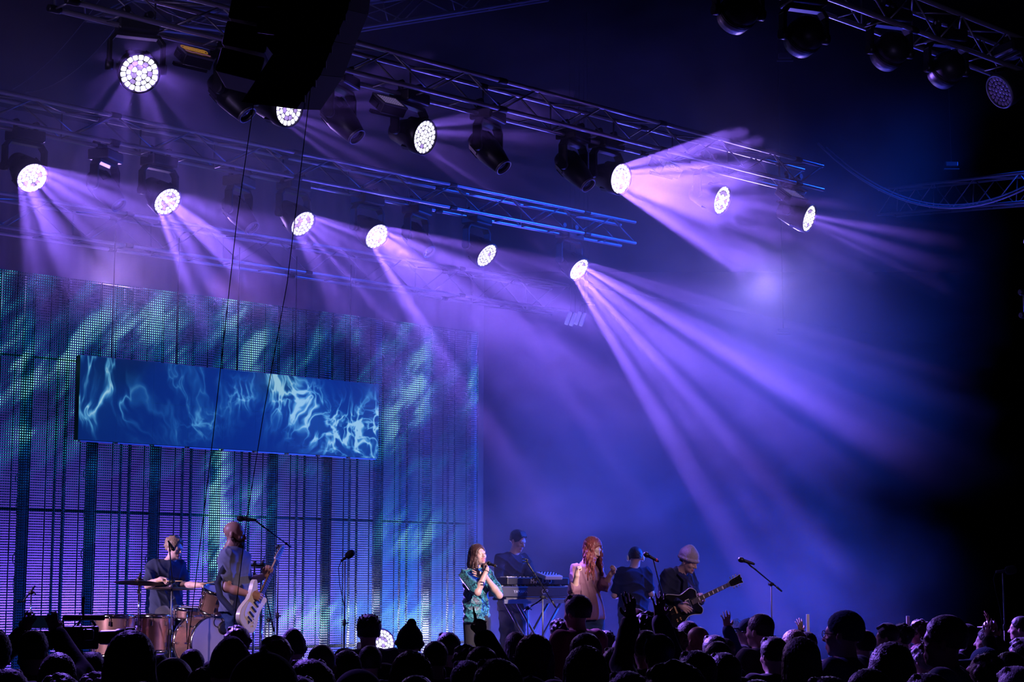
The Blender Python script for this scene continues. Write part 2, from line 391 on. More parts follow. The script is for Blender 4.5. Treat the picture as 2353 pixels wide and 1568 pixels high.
def yoke_mesh(w=0.235, drop=0.30):
    mb = MB()
    pts = [(-w, 0, -drop), (-w, 0, -0.08), (-w * 0.8, 0, -0.02), (w * 0.8, 0, -0.02), (w, 0, -0.08), (w, 0, -drop)]
    for a, b in zip(pts[:-1], pts[1:]):
        a, b = Vector(a), Vector(b); mid = (a + b) / 2; dd = b - a
        R = Matrix.Rotation(-math.atan2(dd.z, dd.x), 3, 'Y'); mb.bbox(mid, (dd.length + 0.03, 0.10, 0.035), 0.008, R)
    mb.lathe([(0.05, -0.03), (0.05, 0.03)], 16, (-w, 0, -drop), (1, 0, 0)); mb.lathe([(0.05, -0.03), (0.05, 0.03)], 16, (w, 0, -drop), (1, 0, 0))
    return mb.mesh('yoke', M['black_metal'])
_yoke = yoke_mesh()
_base = MB().bbox((0, 0, 0.06), (0.36, 0.26, 0.12), 0.02).box((0, 0.135, 0.06), (0.12, 0.01, 0.06)).mesh('base', M['black_metal'])
_clamp = MB().box((0, 0, 0.125), (0.28, 0.06, 0.02)).box((-0.12, 0, 0.15), (0.03, 0.05, 0.09)).box((0.12, 0, 0.15), (0.03, 0.05, 0.09)).tube([(-0.12, -0.03, 0.2), (-0.12, 0.03, 0.2)], 0.035).tube([(0.12, -0.03, 0.2), (0.12, 0.03, 0.2)], 0.035).mesh('clamp', M['black_metal'])
_cdir = {}
def aim(p, al, ph):
    v = (Vector((0, 0, HC)) - Vector(p)).normalized()
    r = v.cross(UP).normalized() * -1.0                     # image right
    if r.x < 0: r = -r
    u = r.cross(-v).normalized(); u = u if u.z > 0 else -u
    al, ph = math.radians(al), math.radians(ph)
    im = r * math.cos(ph) - u * math.sin(ph)
    return (v * math.cos(al) + im * math.sin(al)).normalized()
def wash_light(label, p, d, lit=True, power=1500, cone=54, gob=(10.0, 0.003, 3.4), group='lit wash lights on the trusses', hang=True, col=PURPLE, dim=()):
    """moving wash light; p the centre of its lens face, d where it points"""
    p = Vector(p); d = Vector(d).normalized(); piv = p - d * 0.20
    t = thing('wash_light', label, 'stage light', piv, 0, group)
    yaw = math.atan2(d.y, d.x) + PI / 2
    Mq = d.to_track_quat('Z', 'Y').to_euler()
    link('head', _head, t, None, d * 0.20, Mq)
    face = link('lens_ring', _ring if lit else _ring_lit, t, None, d * 0.20, Mq)
    for ri, (r0, r1, n) in enumerate(_rings):
        for k in range(n):
            key = ('cell_dim' if (ri, k) in dim or (ri in (1, 2) and random.random() < 0.18) else 'cell') if lit else 'cell_off'
            o = link('lens', _cells[key][ri], face); o.rotation_euler = (0, 0, 2 * PI * (k + 0.5 * (ri % 2)) / n)
    s = 1 if hang else -1
    y = link('yoke', _yoke, t, None, (0, 0, 0.30 * s), (0 if hang else PI, 0, yaw))
    b = link('base', _base, t, None, (0, 0, 0.30 * s), (0 if hang else PI, 0, yaw))
    if hang: link('clamp', _clamp, t, None, (0, 0, 0.30), (0, 0, STAGE_ROT))
    if lit:
        L = spot('wash_beam', piv - d * 0.22, None, col, power, cone, 0.12, 0.012, gobo=(gob[0], p.x * 3.7 + p.y, gob[1], gob[2]), direction=d)
    return t
LW = [  # px, py, row, alpha, phi, power, cone, label
 (320, 168, 18.7, 17, 60, 900, 44, 'round wash light flaring white in the upper left corner'),
 (663, 249, 18.7, 44, 8, 1900, 40, 'lit wash light half hidden behind the lowest speaker cabinet'),
 (975, 315, 18.7, 50, 12, 2600, 42, 'lit wash light just below the front truss right of the speaker array'),
 (1425, 411, 18.7, 50, 10, 17000, 43, 'brightest beam wash light in the middle of the front truss'),
 (1658, 460, 18.7, 58, 17, 2300, 30, 'second last lit wash light of the front truss, seen in the big beam'),
 (1858, 502, 18.7, 66, 18, 3600, 26, 'last and narrowest lit wash light at the right end of the front truss'),
 (73, 408, 24.0, 36, 46, 5200, 50, 'lit wash light at the left edge beaming down and right'),
 (384, 463, 24.0, 42, 42, 7000, 40, 'lit wash light below the middle truss, second from the left edge'),
 (695, 514, 24.0, 48, 40, 6500, 40, 'lit wash light below the middle truss left of the brightest pair'),
 (865, 543, 24.0, 46, 38, 9500, 42, 'large lit wash light below the middle truss with the widest purple beam'),
 (1118, 587, 24.0, 55, 38, 2000, 36, 'faint beam wash light below the middle truss before the last one'),
 (1330, 619, 24.0, 56, 40, 15000, 39, 'last lit wash light of the middle truss beaming over the singers'),
]
for px, py, row, al, ph, pw, cone, lab in LW:
    p = line_pt(px, py, row); wash_light(lab, p, aim(p, al, ph), True, pw, cone)
p = P(880, 1476, 24.6); wash_light('round wash light glowing on the stage floor behind the crowd', p, aim(p, 35, -25), True, 500, 50, hang=False, group=None)
p = line_pt(2298, 210, 13.3); _d = aim(p, 58, 20); _d = Vector((-0.62, -0.55, -0.42))
wash_light('unlit wash light with a pale rim hanging in the upper right corner', p, aim(p, 52, 155), False, group=None)

# ------------------------------------------------------------------ unlit moving heads
def head_big():
    mb = MB(); mb.lathe([(0.0, -0.20), (0.08, -0.19), (0.15, -0.13), (0.165, -0.04), (0.16, 0.06), (0.145, 0.13)], 32, cap=True)
    for z in (-0.02, 0.0, 0.02): mb.lathe([(0.165, z - 0.004), (0.17, z), (0.165, z + 0.004)], 32, cap=False)
    return mb.mesh('head', M['black_metal'])
_hb = head_big(); _fl = MB().lathe([(0.0, 0.135), (0.07, 0.142), (0.12, 0.13), (0.14, 0.12)], 32, cap=False).mesh('front_lens', M['glass_lens'])
_yk2 = yoke_mesh(0.215, 0.27)
def moving_head(label, p, d, group):
    p = Vector(p); d = Vector(d).normalized(); t = thing('moving_head_light', label, 'stage light', p, 0, group)
    yaw = math.atan2(d.y, d.x) + PI / 2; q = d.to_track_quat('Z', 'Y').to_euler()
    h = link('head', _hb, t, None, (0, 0, 0), q); link('front_lens', _fl, h)
    link('yoke', _yk2, t, None, (0, 0, 0.27), (0, 0, yaw)); link('base', _base, t, None, (0, 0, 0.27), (0, 0, yaw)); link('clamp', _clamp, t, None, (0, 0, 0.27), (0, 0, STAGE_ROT))
    return t
for px, py, lab in ((1697, 28, 'unlit moving head cut off by the top edge, first of the row over the crowd'), (1848, 84, 'unlit moving head, second along the truss over the crowd'),
                    (2045, 118, 'unlit moving head right under the thick of the truss over the crowd'), (2175, 160, 'unlit moving head beside the unlit wash light over the crowd')):
    p = line_pt(px, py, 13.3); moving_head(lab, p, (-0.35, 0.9, -0.35), 'unlit moving heads over the crowd')
def head_long():
    mb = MB(); mb.lathe([(0.0, -0.24), (0.10, -0.22), (0.135, -0.15), (0.14, 0.02), (0.12, 0.14), (0.092, 0.27), (0.086, 0.275), (0.075, 0.25)], 28, cap=False)
    for k in range(8): mb.box((0.138 * math.cos(k * PI / 4), 0.138 * math.sin(k * PI / 4), -0.08), (0.012, 0.05, 0.12), Matrix.Rotation(k * PI / 4, 3, 'Z'))
    return mb.mesh('head', M['black_metal'])
_hl = head_long(); _fl2 = MB().lathe([(0.0, 0.262), (0.04, 0.258), (0.076, 0.245)], 24, cap=False).mesh('front_lens', M['glass_lens'])
_lr2 = MB().lathe([(0.076, 0.262), (0.082, 0.284), (0.092, 0.284), (0.095, 0.262)], 28, cap=False).mesh('lens_ring', M['alu_dull'])
def spot_head(label, px, py, row, al, ph):
    p = line_pt(px, py, row); d = aim(p, al, ph); p = p - d * 0.26
    t = thing('moving_head_light', label, 'stage light', p, 0, 'slim unlit moving heads on the stage trusses')
    yaw = math.atan2(d.y, d.x) + PI / 2; q = d.to_track_quat('Z', 'Y').to_euler()
    h = link('head', _hl, t, None, (0, 0, 0), q); link('front_lens', _fl2, h); link('lens_ring', _lr2, h)
    link('yoke', _yoke, t, None, (0, 0, 0.30), (0, 0, yaw)); link('base', _base, t, None, (0, 0, 0.30), (0, 0, yaw)); link('clamp', _clamp, t, None, (0, 0, 0.30), (0, 0, STAGE_ROT))
for px, py, row, lab in ((566, 262, 18.7, 'slim unlit moving head left of the lowest speaker cabinet'), (818, 312, 18.7, 'slim unlit moving head between the two front truss beams'),
    (1155, 383, 18.7, 'slim unlit moving head right of the front truss wash light, pointing down'), (1350, 424, 18.7, 'slim unlit moving head beside the brightest beam light'),
    (272, 470, 24.0, 'slim unlit moving head between the first two beams of the middle truss'), (578, 523, 24.0, 'slim unlit moving head in the haze left of the third middle truss light'),
    (985, 578, 24.0, 'slim unlit moving head in the purple haze past the widest beam')):
    spot_head(lab, px, py, row, 62, 48)

# ------------------------------------------------------------------ strobe and blinder panels
def strobe(label, px, py, row, w, h, amber):
    p = line_pt(px, py, row); t = thing('strobe_panel', label, 'stage light', p, STAGE_ROT)
    t.rotation_euler = (math.radians(-52), 0, STAGE_ROT); t.rotation_mode = 'XYZ'
    MB().bbox((0, 0.05, 0), (w, 0.1, h), 0.012).obj('housing', M['black_metal'], t)
    MB().box((0, -0.004, h / 2 - 0.01), (w, 0.02, 0.02)).box((0, -0.004, -h / 2 + 0.01), (w, 0.02, 0.02)).box((-w / 2 + 0.01, -0.004, 0), (0.02, 0.02, h)).box((w / 2 - 0.01, -0.004, 0), (0.02, 0.02, h)).obj('frame', M['alu_dull'], t)
    MB().box((-w / 2 - 0.02, 0.05, 0), (0.015, 0.05, h * 0.5)).box((w / 2 + 0.02, 0.05, 0), (0.015, 0.05, h * 0.5)).box((0, 0.14, 0.0), (w + 0.05, 0.03, 0.04)).obj('bracket', M['black_metal'], t)
    if amber:
        led = mat('faint amber lamp', (0.3, 0.15, 0.02), 0.4, emit=(1.0, 0.45, 0.08), estr=0.22)
        for k in range(5):
            MB().lathe([(0.030, 0), (0.036, 0.008), (0.040, 0)], 20, (-w * 0.36 + k * w * 0.175, -0.012, h * 0.2), (0, -1, 0), cap=False).ball((-w * 0.36 + k * w * 0.175, -0.01, h * 0.2), 0.012, 8).obj('lamp', led, t)
        MB().tube([(-w * 0.45 + k * w * 0.1, -0.012, -h * 0.15 + 0.006 * math.sin(k * 1.9)) for k in range(10)], 0.006, 6).obj('light_strip', mat('faint pink strip', (0.4, 0.2, 0.3), 0.4, emit=(0.9, 0.35, 0.6), estr=0.12), t)
    else:
        me = MB().lathe([(0.0, 0.006), (0.009, 0.004), (0.011, 0)], 8, axis=(0, -1, 0), cap=False).mesh('lamp', mat('lilac strobe diode', (0.6, 0.5, 0.8), 0.3, emit=(0.55, 0.4, 1.0), estr=0.18))
        for i in range(10):
            for j in range(7):
                link('lamp', me, t, None, (-w * 0.41 + w * 0.82 * i / 9, -0.004, -h * 0.36 + h * 0.72 * j / 6))
strobe('dim strobe panel with rows of lilac diodes below the front truss', 896, 233, 18.7, 0.30, 0.24, False)
strobe('dim panel with a row of amber rings beside the flaring light', 450, 122, 18.7, 0.30, 0.20, True)
strobe('dim strobe panel fading in the haze of the brightest beam', 1532, 378, 18.7, 0.32, 0.24, False)
strobe('dim strobe panel in the haze before the last front truss light', 1822, 446, 18.7, 0.34, 0.26, False)
# small red and white indicator glows on the bases are part of the dark heads; one lone unit above the haze
for px, py, Y, lab in ((1804, 128, 24, 'small dark lamp bracket lit faintly blue below the crowd moving heads'), (1352, 690, 28, 'small boxed device hanging in the haze under the last middle truss light'),
                       (1800, 760, 29, 'tiny bracket glinting in the open haze above the guitarist'), (2186, 378, 26, 'thin hanging fitting in the dark above the drooping cable')):
    p = P(px, py, Y); t = thing('rigging_bracket', lab, 'bracket', p)
    MB().bbox((0, 0, 0), (0.18, 0.08, 0.07), 0.01).box((0, 0, -0.07), (0.22, 0.05, 0.015)).obj('plate', M['black_metal'], t)
    MB().tube([(0, 0, 0.03), (0, 0, 11.03 - p.z)], 0.006, 6).obj('hanger', M['cable'], t)
# cluster of small hanging speakers in the haze
for k in range(4):
    p = P(1306 + k * 11, 731 + (k % 2) * 3, 29.2); d = Vector((0.35, 0, 1)).normalized()
    t = thing('tube_lamp', ('slim pale tube lamp in the haze, %s of the cluster of four' % ['leftmost', 'second from left', 'second from right', 'rightmost'][k]), 'lamp', p, 0, 'tube lamps hanging in the haze')
    MB().lathe([(0.0, -0.12), (0.03, -0.115), (0.035, -0.08), (0.035, 0.08), (0.025, 0.11), (0.0, 0.115)], 12, (0, 0, 0), d, cap=False).obj('tube', M['white'], t)
    MB().tube([d * 0.11, d * 0.11 + Vector((0, 0, 10.92 - p.z))], 0.005, 6).obj('hanger', M['cable'], t)

# ------------------------------------------------------------------ hanging speaker array, seen from below
def hexa(pts8, name, m, parent, loc):
    mb = MB(); mb.add([Vector(q) - Vector(loc) for q in pts8], [(0, 1, 2, 3), (7, 6, 5, 4), (0, 4, 5, 1), (1, 5, 6, 2), (2, 6, 7, 3), (3, 7, 4, 0)])
    return mb.obj(name, m, parent)
_o = P(640, 180, 12.0)
arr = thing('speaker_array', 'black hanging line of speaker cabinets silhouetted at the top', 'speaker', _o)
# bottom outline of the lowest cabinet, then each cabinet above it, wedge after wedge
FR = [((556, 234), 11.4), ((596, 176), 11.45), ((626, 128), 11.5), ((580, 70), 11.6), ((600, -10), 11.7), ((622, -90), 11.8)]
front = [(P(555, 234, 11.40), P(681, 251, 11.75)), (P(627, 124, 11.55), P(737, 172, 12.1)), (P(590, 75, 11.7), P(768, 95, 12.4)), (P(588, 15, 11.9), P(800, 22, 12.7)), (P(596, -60, 12.1), P(812, -60, 13.0)), (P(604, -140, 12.2), P(824, -140, 13.2))]
bk = Vector((0.10, 0.55, 0.14))
for i in range(5):
    (a0, b0), (a1, b1) = front[i], front[i + 1]
    gap = 0.006
    a1g = a1 + (a0 - a1).normalized() * gap; b1g = b1 + (b0 - b1).normalized() * gap
    cab = hexa([a0, b0, b1g, a1g, a0 + bk, b0 + bk, b1g + bk, a1g + bk], 'cabinet', M['matte'], arr, _o)
    n_ = (b0 - a0).cross(a1 - a0).normalized(); n_ = n_ if n_.y < 0 else -n_
    ctr = (a0 + b0 + a1g + b1g) / 4
    gr = [ctr + (q - ctr) * 0.9 + n_ * 0.004 for q in (a0, b0, b1g, a1g)]
    mb = MB(); mb.add([q - _o for q in gr] + [q - n_ * 0.02 - _o for q in gr], [(0, 1, 2, 3), (0, 4, 5, 1), (1, 5, 6, 2), (2, 6, 7, 3), (3, 7, 4, 0)]); mb.obj('grille', M['matte'], cab)
    MB().box(b0 - _o + (b1g - b0) * 0.3 + n_ * 0.0, (0.02, 0.03, 0.05)).box(b0 - _o + (b1g - b0) * 0.75, (0.02, 0.03, 0.05)).obj('rigging_pin', M['black_metal'], cab)
# the second, darker hang behind
t2 = thing('speaker_array', 'second black hanging speaker stack behind the big array', 'speaker', P(560, 120, 13.5))
for i in range(4):
    q = P(562 + i * 14, 168 - i * 62, 13.6) - P(560, 120, 13.5)
    MB().bbox(q, (0.34, 0.5, 0.19), 0.015, Matrix.Rotation(0.25 - 0.04 * i, 3, 'Y')).obj('cabinet', M['matte'], t2)
# thin lines
def wire(label, pts, r, name='cable', group=None, m=None, cat='cable'):
    o = MB().tube(pts, r, 6).obj(name, m or M['cable']); return tag(o, label, cat, group)
def sag(a, b, s, n=24):
    a, b = Vector(a), Vector(b); return [a.lerp(b, i / n) - UP * s * 4 * (i / n) * (1 - i / n) for i in range(n + 1)]
wire('long thin black cable down past the drummer, left one of the pair', [P(583, 236, 11.6), P(545, 500, 11.9), P(490, 1000, 12.5), P(430, 1500, 13.2)], 0.0032, group='thin cables down from the speaker array')
wire('long thin black cable down past the bearded guitarist, right one of the pair', [P(715, 190, 11.9), P(660, 650, 12.4), P(604, 960, 12.8), P(566, 1200, 13.1), P(530, 1500, 13.4)], 0.0032, group='thin cables down from the speaker array')
wire('loose bluish cable bundle drooping in an arc at the right edge', sag(P(1880, 330, 27), P(2420, 395, 24), 0.72), 0.018, m=M['alu_dull'])
wire('thin cable beside the drooping bundle at the right edge', sag(P(1900, 338, 27), P(2420, 388, 24), 0.68), 0.010, m=M['alu_dull'])
wire('violet lit cable looped along the dim upper left truss', sag(P(300, -20, 18), P(585, 55, 19), 0.14), 0.008, m=M['alu_dull'])
wire('faint thin line curving down the upper left corner, upper of two', sag(P(30, 205, 20), P(235, -10, 19), 0.12), 0.004, m=M['alu_dull'], group='thin lines in the upper left corner')
wire('faint thin line curving down the upper left corner, lower of two', sag(P(60, 212, 20), P(290, 30, 19), 0.2), 0.004, m=M['alu_dull'], group='thin lines in the upper left corner')
wire('thin cable arching above the front truss behind the speaker array', sag(P(780, 45, 22), P(960, -15, 23), 0.05), 0.008, m=M['alu_dull'])

# ------------------------------------------------------------------ see-through video wall: 1 m panels of dark bars with diodes
WYC = 29.0
def nodes_along_wall(nt):
    """(metres along the wall, height) from the world position"""
    n = nt.nodes; L = nt.links
    geo = n.new('ShaderNodeNewGeometry'); dt = n.new('ShaderNodeVectorMath'); dt.operation = 'DOT_PRODUCT'
    L.new(geo.outputs['Position'], dt.inputs[0]); dt.inputs[1].default_value = SD
    sb = n.new('ShaderNodeMath'); sb.operation = 'SUBTRACT'; L.new(dt.outputs['Value'], sb.inputs[0]); sb.inputs[1].default_value = SD.y * WYC
    sp = n.new('ShaderNodeSeparateXYZ'); L.new(geo.outputs['Position'], sp.inputs[0])
    cb = n.new('ShaderNodeCombineXYZ'); L.new(sb.outputs[0], cb.inputs[0]); L.new(sp.outputs[2], cb.inputs[1])
    return cb.outputs[0]
def m_math(nt, op, a, b=None, c=None, clamp=False):
    x = nt.nodes.new('ShaderNodeMath'); x.operation = op; x.use_clamp = clamp
    for i, q in enumerate((a, b, c)):
        if q is None: continue
        if isinstance(q, (int, float)): x.inputs[i].default_value = q
        else: nt.links.new(q, x.inputs[i])
    return x.outputs[0]
def blob(nt, vec, cx, cy, sx, sy, rot, amp):
    """soft elliptical patch of picture at (cx, cy) metres"""
    n = nt.nodes; L = nt.links
    mp = n.new('ShaderNodeMapping'); mp.vector_type = 'TEXTURE'; mp.inputs['Location'].default_value = (cx, cy, 0)
    mp.inputs['Rotation'].default_value = (0, 0, math.radians(rot)); mp.inputs['Scale'].default_value = (sx, sy, 1); L.new(vec, mp.inputs['Vector'])
    ln = n.new('ShaderNodeVectorMath'); ln.operation = 'LENGTH'; L.new(mp.outputs[0], ln.inputs[0])
    q = m_math(nt, 'POWER', ln.outputs['Value'], 2.0); q = m_math(nt, 'MULTIPLY', q, -1.0); q = m_math(nt, 'EXPONENT', q)
    return m_math(nt, 'MULTIPLY', q, amp)
def wpix(px, py):
    p = line_pt(px, py, WYC); return (p - S(WYC, 0)).dot(SD), p.z
def led_mat():
    m = bpy.data.materials.new('wall diodes'); m.use_nodes = True; nt = m.node_tree; n = nt.nodes; L = nt.links
    b = n['Principled BSDF']; b.inputs['Base Color'].default_value = (0.02, 0.025, 0.03, 1); b.inputs['Roughness'].default_value = 0.4
    vec = nodes_along_wall(nt)
    mp = n.new('ShaderNodeMapping'); mp.vector_type = 'TEXTURE'; mp.inputs['Rotation'].default_value = (0, 0, math.radians(-42)); mp.inputs['Scale'].default_value = (0.5, 1.5, 1); L.new(vec, mp.inputs['Vector'])
    no = n.new('ShaderNodeTexNoise'); no.inputs['Scale'].default_value = 1.1; no.inputs['Detail'].default_value = 3; no.inputs['Distortion'].default_value = 0.5; L.new(mp.outputs[0], no.inputs['Vector'])
    mr = n.new('ShaderNodeMapRange'); mr.inputs['From Min'].default_value = 0.44; mr.inputs['From Max'].default_value = 0.62; L.new(no.outputs[0], mr.inputs['Value'])
    s = m_math(nt, 'MULTIPLY', mr.outputs[0], 0.50)
    sep = n.new('ShaderNodeSeparateXYZ'); L.new(vec, sep.inputs[0])
    hi = n.new('ShaderNodeMapRange'); hi.inputs['From Min'].default_value = 3.0; hi.inputs['From Max'].default_value = 4.4; hi.inputs['To Min'].default_value = 0.02; hi.inputs['To Max'].default_value = 1.0
    L.new(sep.outputs[1], hi.inputs['Value']); s = m_math(nt, 'MULTIPLY', s, hi.outputs[0])
    for px, py, sx, sy, rot, amp in ((110, 800, 1.6, 0.25, 25, 0.5), (300, 760, 0.9, 0.2, 35, 0.6), (400, 730, 0.25, 0.6, -5, 0.55), (540, 760, 0.22, 0.55, -8, 0.4), (590, 800, 0.16, 0.45, -12, 0.9), (560, 690, 0.5, 0.15, 0, 0.4),
        (100, 960, 0.8, 0.5, 30, 0.5), (820, 780, 0.12, 0.4, 15, 0.5), (960, 860, 0.22, 0.75, -14, 1.1), (905, 960, 0.3, 0.55, 5, 0.7), (1085, 860, 0.12, 0.4, 0, 0.55),
        (505, 1150, 0.20, 1.0, 4, 1.5), (585, 1170, 0.3, 0.35, 0, 0.9), (490, 1270, 0.28, 0.5, 0, 0.9), (700, 1080, 0.35, 0.15, -10, 0.4), (720, 1415, 0.9, 0.25, 0, 1.1), (950, 1230, 0.8, 0.45, 0, 0.9), (960, 1420, 0.8, 0.4, 0, 1.0), (250, 1260, 0.35, 0.5, 30, 0.2)):
        a, z = wpix(px, py); s = m_math(nt, 'ADD', s, blob(nt, vec, a, z, sx, sy, rot, amp))
    n2 = n.new('ShaderNodeTexNoise'); n2.inputs['Scale'].default_value = 3.2; n2.inputs['Detail'].default_value = 2; mp2 = n.new('ShaderNodeMapping'); mp2.vector_type = 'TEXTURE'; mp2.inputs['Rotation'].default_value = (0, 0, math.radians(-42)); mp2.inputs['Scale'].default_value = (0.7, 2.2, 1); L.new(vec, mp2.inputs['Vector']); L.new(mp2.outputs[0], n2.inputs['Vector'])
    m2 = n.new('ShaderNodeMapRange'); m2.inputs['From Min'].default_value = 0.38; m2.inputs['From Max'].default_value = 0.58; m2.inputs['To Min'].default_value = 0.18; m2.inputs['To Max'].default_value = 1.15; L.new(n2.outputs[0], m2.inputs['Value'])
    s = m_math(nt, 'MULTIPLY', s, m2.outputs[0])
    cr = n.new('ShaderNodeValToRGB'); e = cr.color_ramp.elements; e[0].position = 0; e[0].color = (0.005, 0.16, 0.75, 1); e[1].position = 1.0; e[1].color = (0.30, 1.0, 0.95, 1)
    k = cr.color_ramp.elements.new(0.45); k.color = (0.02, 0.46, 0.66, 1)
    s = m_math(nt, 'ADD', s, 0.04); L.new(s, cr.inputs[0]); L.new(cr.outputs[0], b.inputs['Emission Color'])
    es = m_math(nt, 'MULTIPLY', s, 1.35); L.new(es, b.inputs['Emission Strength'])
    m.cycles.emission_sampling = 'NONE'
    return m
M['diode'] = led_mat()
PW = 0.97; PITCHL = PW / 30
aL = wpix(-190, 1350)[0]; aR = wpix(1098, 1350)[0]; zt = wpix(0, 617)[1]
NCOL = int(round((aR - aL) / PW)); NROW = 6
aL = aR - NCOL * PW; PH = (zt - STAGE - 0.05) / NROW
nbars = int(round(PH / PITCHL)); ph = PH / nbars
bars = MB()
for j in range(nbars): bars.box((0, 0, -PH / 2 + (j + 0.5) * ph), (PW - 0.012, 0.012, 0.0135))
for x in (-PW / 2 + 0.012, -PW / 4, 0, PW / 4, PW / 2 - 0.012): bars.box((x, 0.012, 0), (0.010, 0.012, PH - 0.004))
_bars = bars.mesh('bar_grid', M['matte'])
dots = MB()
for j in range(nbars):
    for i in range(30):
        x = -PW / 2 + (i + 0.5) * PITCHL; z = -PH / 2 + (j + 0.5) * ph; r = 0.0078
        dots.add([(x - r, -0.006, z - r), (x + r, -0.006, z - r), (x + r, -0.006, z + r), (x - r, -0.006, z + r), (x, -0.012, z)], [(0, 1, 4), (1, 2, 4), (2, 3, 4), (3, 0, 4)])
_dots = dots.mesh('diode_grid', M['diode'])
o0 = S(WYC, aL, STAGE + 0.05)
led = thing('video_wall', 'see-through video wall of dark bars with cyan diodes behind the band', 'video wall', o0, STAGE_ROT)
for i in range(NCOL):
    for j in range(NROW):
        if (i, j) in ((6, 4),): pass
        p = link('panel', _bars, led, None, ((i + 0.5) * PW, 0, (j + 0.5) * PH)); p['kind'] = 'stuff'
        d = link('diode_grid', _dots, p); d['kind'] = 'stuff'
# posts behind the wall, one flat upright at every seam and a pair of slim ones between
M['post'] = mat('pale painted upright', (0.5, 0.5, 0.52), 0.5)
_post = MB().bbox((0, 0, 0), (0.13, 0.05, 1.0), 0.004).mesh('post', M['post']); _post2 = MB().bbox((0, 0, 0), (0.026, 0.03, 1.0), 0.003).mesh('post', M['post'])
fr = thing('support_frame', 'metal uprights standing behind the see-through video wall', 'frame', S(WYC, aL, STAGE) - SN * 0.09, STAGE_ROT)
H = zt - STAGE - 0.02
for i in range(NCOL + 1):
    q = link('post', _post, fr, None, (i * PW - 0.03, 0, H / 2)); q.scale = (1, 1, H)
    if i < NCOL:
        for dx in (-0.07, 0.07): q = link('post', _post2, fr, None, ((i + 0.5) * PW + dx, 0, H / 2)); q.scale = (1, 1, H)
for z in (0.35, 2.15, 4.1, H): MB().tube([(0, 0.04, z), (NCOL * PW, 0.04, z)], 0.02, 8).obj('rail', M['alu_dull'], fr)
for i in range(NCOL):                                           # cable loops beside each upright
    for j in range(4):
        z = 0.55 + 1.02 * j + 0.05 * math.sin(i * 3 + j)
        pts = [(i * PW - 0.05 - 0.10 * math.sin(t * PI), -0.02, z + 0.20 * math.cos(t * PI) * (0.4 + 0.1 * (j % 2))) for t in [k / 10 for k in range(11)]]
        MB().tube(pts, 0.006, 6).obj('cable_loop', M['white'], fr)
        MB().tube([(i * PW - 0.07 + 0.06 * math.sin(t * 5 + i), -0.02, z + 0.1 + 0.75 * t) for t in [k / 8 for k in range(9)]], 0.004, 5).obj('cable_loop', M['white'], fr)
